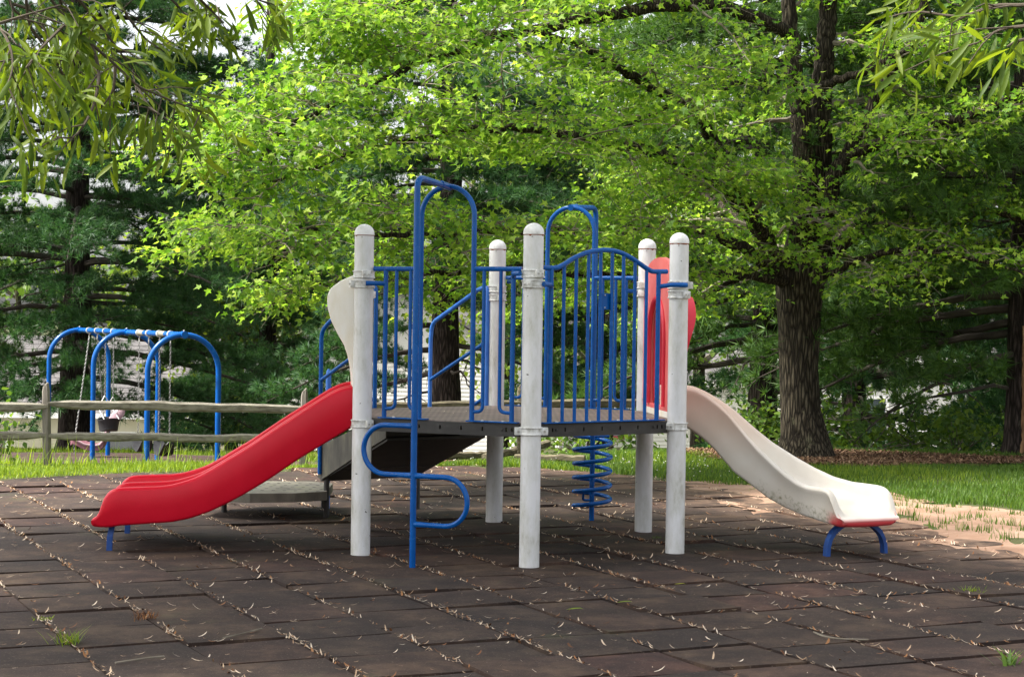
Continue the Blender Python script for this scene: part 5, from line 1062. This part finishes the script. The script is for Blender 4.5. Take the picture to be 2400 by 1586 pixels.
TW_R = [([(2480, 0), (2400, 12), (2330, 14), (2250, 38), (2150, 28), (2085, 40)], 4.7, 4.9), ([(2480, 60), (2400, 62), (2340, 72), (2285, 105)], 4.6, 4.7), ([(2470, -30), (2330, -25), (2220, -10), (2130, 0)], 4.9, 5.1), ([(2440, 90), (2390, 95), (2360, 110)], 4.5, 4.5)]
tr2, PR, RR, SR = oak(3.6, 3.6, 'narrow-leaved oak with a few drooping leaves in the top right corner', TW_R, [(3.6, 3.6, 3.6), (2.9, 4.0, 3.1), (2.2, 4.5, 2.65), tuple(at(2480, 0, 4.7)), tuple(at(2470, -30, 4.9))], 33, .046, 6)
lm = MB(); lm.v = [tuple(v) for v in OAK_V]; lm.f = OAK_F; oakme = lm.mesh('leaf', 'oak_leaf_single', smooth=60, fix=False)
for t, P, R_, S_, nb in ((tl, PL, RL, SL, 300), (tr2, PR, RR, SR, 300)):
    u = 1200 + FPX * P[:, 0] / P[:, 1]; v = 750 - FPX * (P[:, 2] - HC) / P[:, 1]; ok = (u > -5) & (u < 2405) & (v > -60) & (v < 700); order = np.argsort(np.where(ok, P[:, 1] / S_, 1e9)); big = order[:min(nb, int(ok.sum()))]; re = np.setdiff1d(np.arange(len(P)), big)
    for i in big: single('leaf', oakme, t, P[i], R_[i], float(S_[i]))
    if len(re): mass('foliage', OAK_V, OAK_F, P[re], R_[re], S_[re], 'oak_leaf', t)

# the crown of the left oak: unseen, added and sized to shade the tiles
cr_ = np.random.default_rng(91); C = []; br = MB()
for i in range(95):
    a = cr_.random() * 6.283; k = cr_.random() ** .5; c = np.array((-4.15 + 3.8 * k * math.cos(a), 9.5 + 3.9 * k * math.sin(a), 6.4 + cr_.normal(0, .7) - .5 * k)); C.append(c); b = np.array((-4.45, 7.4, cr_.uniform(3.6, 4.6))); br.tube([b, b * .45 + c * .55 + np.array((0, 0, .3)), c], [.07, .04, .01], 5, cap=False)
br.build('branches', 'oak_twig', tl, fix=False)
C = np.array(C); n = 15000; P = C[cr_.integers(0, len(C), n)] + cr_.normal(0, 1, (n, 3)) * np.array((.55, .55, .30)); dd = cr_.normal(0, 1, (n, 3)); dd[:, 2] -= .5; nn_ = cr_.normal(0, .7, (n, 3)); nn_[:, 2] += 1
mass('shade_crown', OAK_V * np.array((2.7, 1, 1)), OAK_F, P, frames(dd, unit(nn_)), cr_.uniform(.16, .26, n), 'oak_leaf', tl)

# ------------------------------------------------------------------ grass, clover, weeds, litter
gr = np.random.default_rng(5)
BL_V = np.array([(-.5, 0, 0), (.5, 0, 0), (.38, .05, .5), (-.38, .05, .5), (0, .26, 1)]); BL_F3 = [(0, 1, 2), (0, 2, 3), (3, 2, 4)]
def blades(name, x, y, h, w, mat, lean=.5, zf=None):
    n = len(x); a = gr.random(n) * 6.283; z = zground(x, y) if zf is None else zf; R = np.zeros((n, 3, 3)); ca, sa = np.cos(a), np.sin(a); ln = gr.normal(0, lean, n)
    R[:, 0, 0] = ca * w; R[:, 1, 0] = sa * w; R[:, 0, 1] = -sa * h * .9; R[:, 1, 1] = ca * h * .9; R[:, 0, 2] = -sa * h * ln * .5; R[:, 1, 2] = ca * h * ln * .5; R[:, 2, 2] = h
    return mass(name, BL_V, BL_F3, np.stack([x, y, z - .005], 1), R, np.ones(n), mat)
def scatter(n, x0, x1, y0, y1, test):
    x = gr.uniform(x0, x1, n); y = gr.uniform(y0, y1, n); k = test(x, y); return x[k], y[k]
edge_n = lambda x, y: inside([(a * 1.0, b - (0.06 if b > 15 else 0)) for a, b in RUBBER], x + (NZ(x * 3, y * 3) - .5) * .25, y + (NZ(x * 3 + 40, y * 3) - .5) * .25)
dirtm = lambda x, y: inside([(a - .12 * (i > 8), b - .12 * (i > 8)) for i, (a, b) in enumerate(DIRT)], x + (NZ(x * 2, y * 2 + 5) - .5) * .45, y + (NZ(x * 2 + 8, y * 2) - .5) * .45)
onview = lambda x, y: np.abs(x) < .2915 * y + .4
mring = [(2.1, 20.9), (2.4, 19.75), (3.0, 19.3), (3.7, 19.1), (4.6, 19.45), (5.9, 19.95), (5.9, 20.5), (4.8, 20.9), (3.4, 21.5), (2.4, 21.4)]
# long sunlit grass at the left, along the fence
x, y = scatter(60000, -6.6, .6, 16.2, 19.9, lambda x, y: ~edge_n(x, y) & onview(x, y) & (y < 17.951 + .3045 * (x + 4.667) + .12))
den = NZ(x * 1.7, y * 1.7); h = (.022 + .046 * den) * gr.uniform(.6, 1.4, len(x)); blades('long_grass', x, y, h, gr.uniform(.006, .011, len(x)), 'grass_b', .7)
tx_, ty_ = [], []
for cx, cy, n, s in ((-4.75, 17.6, 30, .22), (-4.3, 17.75, 16, .25), (-3.2, 18.0, 26, .3), (-2.75, 18.2, 40, .35), (-5.3, 17.4, 36, .3), (-2.35, 18.4, 26, .2), (-3.75, 17.8, 14, .3)): tx_.append(gr.normal(cx, s, n)); ty_.append(gr.normal(cy, s * .5, n))
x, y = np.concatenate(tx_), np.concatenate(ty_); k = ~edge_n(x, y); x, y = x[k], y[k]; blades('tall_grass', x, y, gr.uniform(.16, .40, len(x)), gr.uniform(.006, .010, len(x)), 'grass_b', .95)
# lawn at the centre and right
x, y = scatter(150000, -1.4, 7.2, 14.6, 22.2, lambda x, y: ~edge_n(x, y) & ~dirtm(x, y) & onview(x, y) & ~inside(mring, x, y))
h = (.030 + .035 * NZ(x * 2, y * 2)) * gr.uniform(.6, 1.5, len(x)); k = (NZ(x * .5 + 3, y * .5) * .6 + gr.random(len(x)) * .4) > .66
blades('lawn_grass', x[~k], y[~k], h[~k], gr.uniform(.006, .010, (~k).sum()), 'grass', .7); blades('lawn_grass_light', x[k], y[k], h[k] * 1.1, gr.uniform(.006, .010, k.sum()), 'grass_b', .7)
x, y = scatter(26000, -13, -3.2, 19.4, 36.5, lambda x, y: ~inside([(-11, 24.0), (-6.4, 20.8), (-1.9, 21.4), (-1.5, 24.6), (-4.6, 31.3), (-7.5, 33.2), (-11.5, 31.2)], x, y) & onview(x, y) & (y < 34.9)); blades('rough_grass', x, y, gr.uniform(.05, .13, len(x)), gr.uniform(.010, .018, len(x)), 'grass_b', .6)
x, y = scatter(420, -1.0, 2.6, 17.2, 20.3, lambda x, y: ~edge_n(x, y) & ~dirtm(x, y))
FL_V = np.array([(0, 0, 1), (.6, 0, .3), (0, .6, .3), (-.6, 0, .3), (0, -.6, .3), (0, 0, -.4)]); FL_F = [(0, 1, 2), (0, 2, 3), (0, 3, 4), (0, 4, 1), (5, 2, 1), (5, 3, 2), (5, 4, 3), (5, 1, 4)]
k = gr.random(len(x)) < .4; x, y = x[k], y[k]; mass('clover_flowers', FL_V, FL_F, np.stack([x, y, zground(x, y) + gr.uniform(.04, .075, len(x))], 1), np.tile(np.eye(3), (len(x), 1, 1)), gr.uniform(.007, .012, len(x)), 'clover')
# mulch chips
CH_V = np.array([(-.5, -.12, 0), (.5, -.1, .02), (.45, .12, .05), (-.45, .1, .03)]); CH_F = [(0, 1, 2), (0, 2, 3)]
def flat_rot(n, tilt=.25):
    a = gr.random(n) * 6.283; nn_ = gr.normal(0, tilt, (n, 3)); nn_[:, 2] = 1; return frames(np.stack([np.cos(a), np.sin(a), np.zeros(n)], 1), unit(nn_))
x, y = scatter(16000, 1.9, 6.1, 18.9, 21.6, lambda x, y: inside([(1.9, 20.9), (2.2, 19.7), (3.0, 19.15), (3.7, 18.95), (4.6, 19.35), (5.9, 19.9), (6.0, 20.6), (4.8, 21.0), (3.4, 21.6), (2.4, 21.5)], x, y)); mass('mulch_chips', CH_V, CH_F, np.stack([x, y, gz(x, y) + .03 + gr.random(len(x)) * .02], 1), flat_rot(len(x), .5), gr.uniform(.03, .075, len(x)), 'chips')
# weed tufts
def weed(x, y, n, hh, w, label, mat='grass_b', dead=False, group='weeds in the tile joints', spread=.03):
    t = thing('weed_tuft', (x, y, 0), label, 'weed', group); a = gr.random(n) * 6.283; R = np.zeros((n, 3, 3)); h = gr.uniform(.5, 1, n) * hh; ln = gr.uniform(.4, 1.6, n); ca, sa = np.cos(a), np.sin(a)
    R[:, 0, 0] = ca * w; R[:, 1, 0] = sa * w; R[:, 0, 1] = -sa * h * 1.4; R[:, 1, 1] = ca * h * 1.4; R[:, 0, 2] = -sa * h * ln * .7; R[:, 1, 2] = ca * h * ln * .7; R[:, 2, 2] = h
    me = mass('blades', BL_V, BL_F3, np.stack([x + gr.normal(0, spread, n), y + gr.normal(0, spread, n), np.full(n, -.012)], 1), R, np.ones(n), mat, t); 
for (px, py, n, hh, w, lab, mt) in ((165, 1500, 60, .075, .005, 'green grass tuft in the tile joint at bottom left', 'grass_b'), (340, 1442, 70, .045, .005, 'dry brown weed tuft in a joint left of centre', 'litter_brown'), (2276, 1386, 60, .05, .006, 'pale green grass tuft in the tiles at right', 'grass_b'), (2362, 1556, 16, .09, .022, 'broad-leaved green weed at the bottom right corner', 'grass'), (96, 1446, 26, .02, .008, 'tiny yellow-green weed in a joint at far left', 'grass_b'), (1540, 1262, 30, .05, .004, 'faint grass tuft in the shade beneath the deck', 'grass'), (1770, 1150, 40, .05, .006, 'small tuft on the dirt behind the white slide', 'grass_b')):
    p = ground_at(px, py); weed(float(p[0]), float(p[1]), n, hh, w, lab, mt)
sx, sy = [], []
for px, py in ((2110, 1190), (2150, 1222), (2190, 1205), (2230, 1192), (2260, 1222), (2310, 1200), (2330, 1230), (2380, 1210), (2190, 1238), (2260, 1245), (2390, 1250), (2350, 1265), (2150, 1195), (2340, 1180), (2290, 1215), (2220, 1230), (2375, 1235), (2130, 1210), (2310, 1250)):
    p = ground_at(px, py); n = 34; sx.append(gr.normal(p[0], .05, n)); sy.append(gr.normal(p[1], .05, n))
x, y = np.concatenate(sx), np.concatenate(sy); blades('sparse_grass', x, y, gr.uniform(.03, .09, len(x)), gr.uniform(.005, .009, len(x)), 'grass', .7, zf=np.full(len(x), .012))
x, y = scatter(420, 1.8, 5.6, 12.2, 17.2, lambda x, y: dirtm(x, y) & (gr.random(len(x)) < np.clip((x + .42 * y - 9.0) * .6, .05, 1))); blades('sparse_grass', x, y, gr.uniform(.02, .05, len(x)), gr.uniform(.004, .007, len(x)), 'grass', .9, zf=np.full(len(x), .012))
# litter: pale dry catkins and leaf scraps, thick in the joints
LI_V = np.array([(-.5, -.06, .05), (-.5, .06, .05), (-.15, -.085, -.02), (-.15, .085, -.02), (.2, -.08, .0), (.2, .08, .0), (.5, -.02, .10), (.5, .02, .10)]); LI_V[:, 1] += .025 * (LI_V[:, 0] * 2) ** 2; LI_F = [(0, 2, 3), (0, 3, 1), (2, 4, 5), (2, 5, 3), (4, 6, 7), (4, 7, 5)]
LI_V[:, 2] += .03
pj = []; aj = []
for c in range(-14, 16):
    q = QOFF + c * ts; n = 900; s = gr.uniform(6, 21, n); m_ = NZ(s * 1.9, np.full(n, c * 7.3)) + gr.random(n) * .5; k = m_ > .62; s = s[k]; o = gr.normal(0, .014, len(s)); pj.append(np.stack([TQ.x * (q + o) + TD.x * s, TQ.y * (q + o) + TD.y * s], 1)); aj.append(np.full(len(s), math.atan2(TD.y, TD.x)) + gr.normal(0, .55, len(s)))
for q, s_ in JOINTS:
    if gr.random() < .45:
        n = int(gr.integers(2, 9)); o = gr.uniform(-.24, .24, n); pj.append(np.stack([TQ.x * (q + o) + TD.x * (s_ + .25 + gr.normal(0, .01, n)), TQ.y * (q + o) + TD.y * (s_ + .25 + gr.normal(0, .01, n))], 1)); aj.append(np.full(n, math.atan2(TQ.y, TQ.x)) + gr.normal(0, .3, n))
pj = np.concatenate(pj); aj = np.concatenate(aj); k = inside(RUBBER, pj[:, 0], pj[:, 1]) & onview(pj[:, 0], pj[:, 1]) & (pj[:, 1] > 6.9); pj, aj = pj[k], aj[k]
n2 = 2100; xs, ys = scatter(n2, -5, 4.8, 6.9, 18.6, lambda x, y: inside(RUBBER, x, y) & onview(x, y)); pos2 = np.concatenate([pj, np.stack([xs, ys], 1)]); ang2 = np.concatenate([aj, gr.normal(.35, .7, len(xs))]); n = len(pos2); nn_ = gr.normal(0, .35, (n, 3)); nn_[:, 2] = 1
R = frames(np.stack([-np.sin(ang2), np.cos(ang2), np.zeros(n)], 1), unit(nn_)); sz = gr.uniform(.020, .056, n) * np.where(np.arange(n) < len(pj), .82, 1.0); zz = np.where(np.arange(n) < len(pj), .001, .004) + gr.random(n) * .004
isb = gr.random(n) < .24
mass('leaf_litter', LI_V, LI_F, np.column_stack([pos2[~isb], zz[~isb]]), R[~isb], sz[~isb], 'litter'); mass('brown_litter', LI_V * np.array((1, 1.8, 1.4)), LI_F, np.column_stack([pos2[isb], zz[isb]]), R[isb], sz[isb] * .95, 'litter_brown')
x, y = scatter(120, -1.2, 1.2, 11.4, 13.3, lambda x, y: np.hypot(x - CEN.x, y - CEN.y) < .95); k = gr.random(len(x)) < .3; x, y = x[k], y[k]; mass('deck_litter', LI_V, LI_F, np.column_stack([x, y, np.full(len(x), DZ + .004)]), flat_rot(len(x), .2), gr.uniform(.02, .04, len(x)), 'litter')
for px, py, a, lab, s in ((1326, 1433, .1, 'fresh green oak leaf lying in front of the front post', .10), (1580, 1373, .0, 'slim green leaf lying right of the front post', .07), (1445, 1416, .05, 'yellowing leaf strip near the green leaf', .09)):
    p = ground_at(px, py); o = bpy.data.objects.new('fallen_leaf', oakme.copy()); o.data.materials[0] = MAT['green_leaf']; col.objects.link(o); o.location = (p[0], p[1], .012); o.scale = (s, s, s); o.rotation_euler = (.1, .15, -1.45 + a); tag(o, lab, 'leaf', 'fallen leaves on the tiles')
for pts, lab in ((((522, 1494), (560, 1486), (590, 1478), (614, 1472)), 'forked dry twig lying on the tiles left of centre'), (((270, 1552), (310, 1546), (350, 1540), (385, 1537)), 'thin straight twig on the tiles at lower left'), (((1907, 1480), (1930, 1490), (1965, 1496), (2035, 1498)), 'long thin curved twig on the tiles at lower right')):
    P = [ground_at(*q, .012) for q in pts]; o = tube('fallen_twig', 'litter_twig' if False else 'maple_twig', None, rounded(P, .05), .0042, 6); tag(o, lab, 'twig', 'fallen twigs on the tiles')
# labels for the uncountable ground cover
for nm, lab, cat in (('long_grass', 'bright sunlit long grass along the tile edge by the fence', 'grass'), ('tall_grass', 'tall arching grass stalks around the fence posts', 'grass'), ('lawn_grass', 'short shaded green lawn behind the slides', 'grass'), ('lawn_grass_light', 'patches of the lawn in lighter, sunlit colours', 'grass'), ('rough_grass', 'rough grass around the swing mat', 'grass'), ('clover_flowers', 'small white clover flowers in the lawn', 'flowers'), ('mulch_chips', 'brown bark chips around the maple trunk', 'mulch'), ('sparse_grass', 'thin grass tufts on the bare sandy earth', 'grass'), ('leaf_litter', 'pale dry leaf scraps lying in the tile joints', 'litter'), ('brown_litter', 'brown dry leaf scraps scattered over the tiles', 'litter'), ('deck_litter', 'dry leaf scraps on the play deck', 'litter')):
    for o in col.objects:
        if o.parent is None and o.name.split('.')[0] == nm: tag(o, lab if o.name == nm else 'short scattered grass blades over the bare sandy earth', cat)
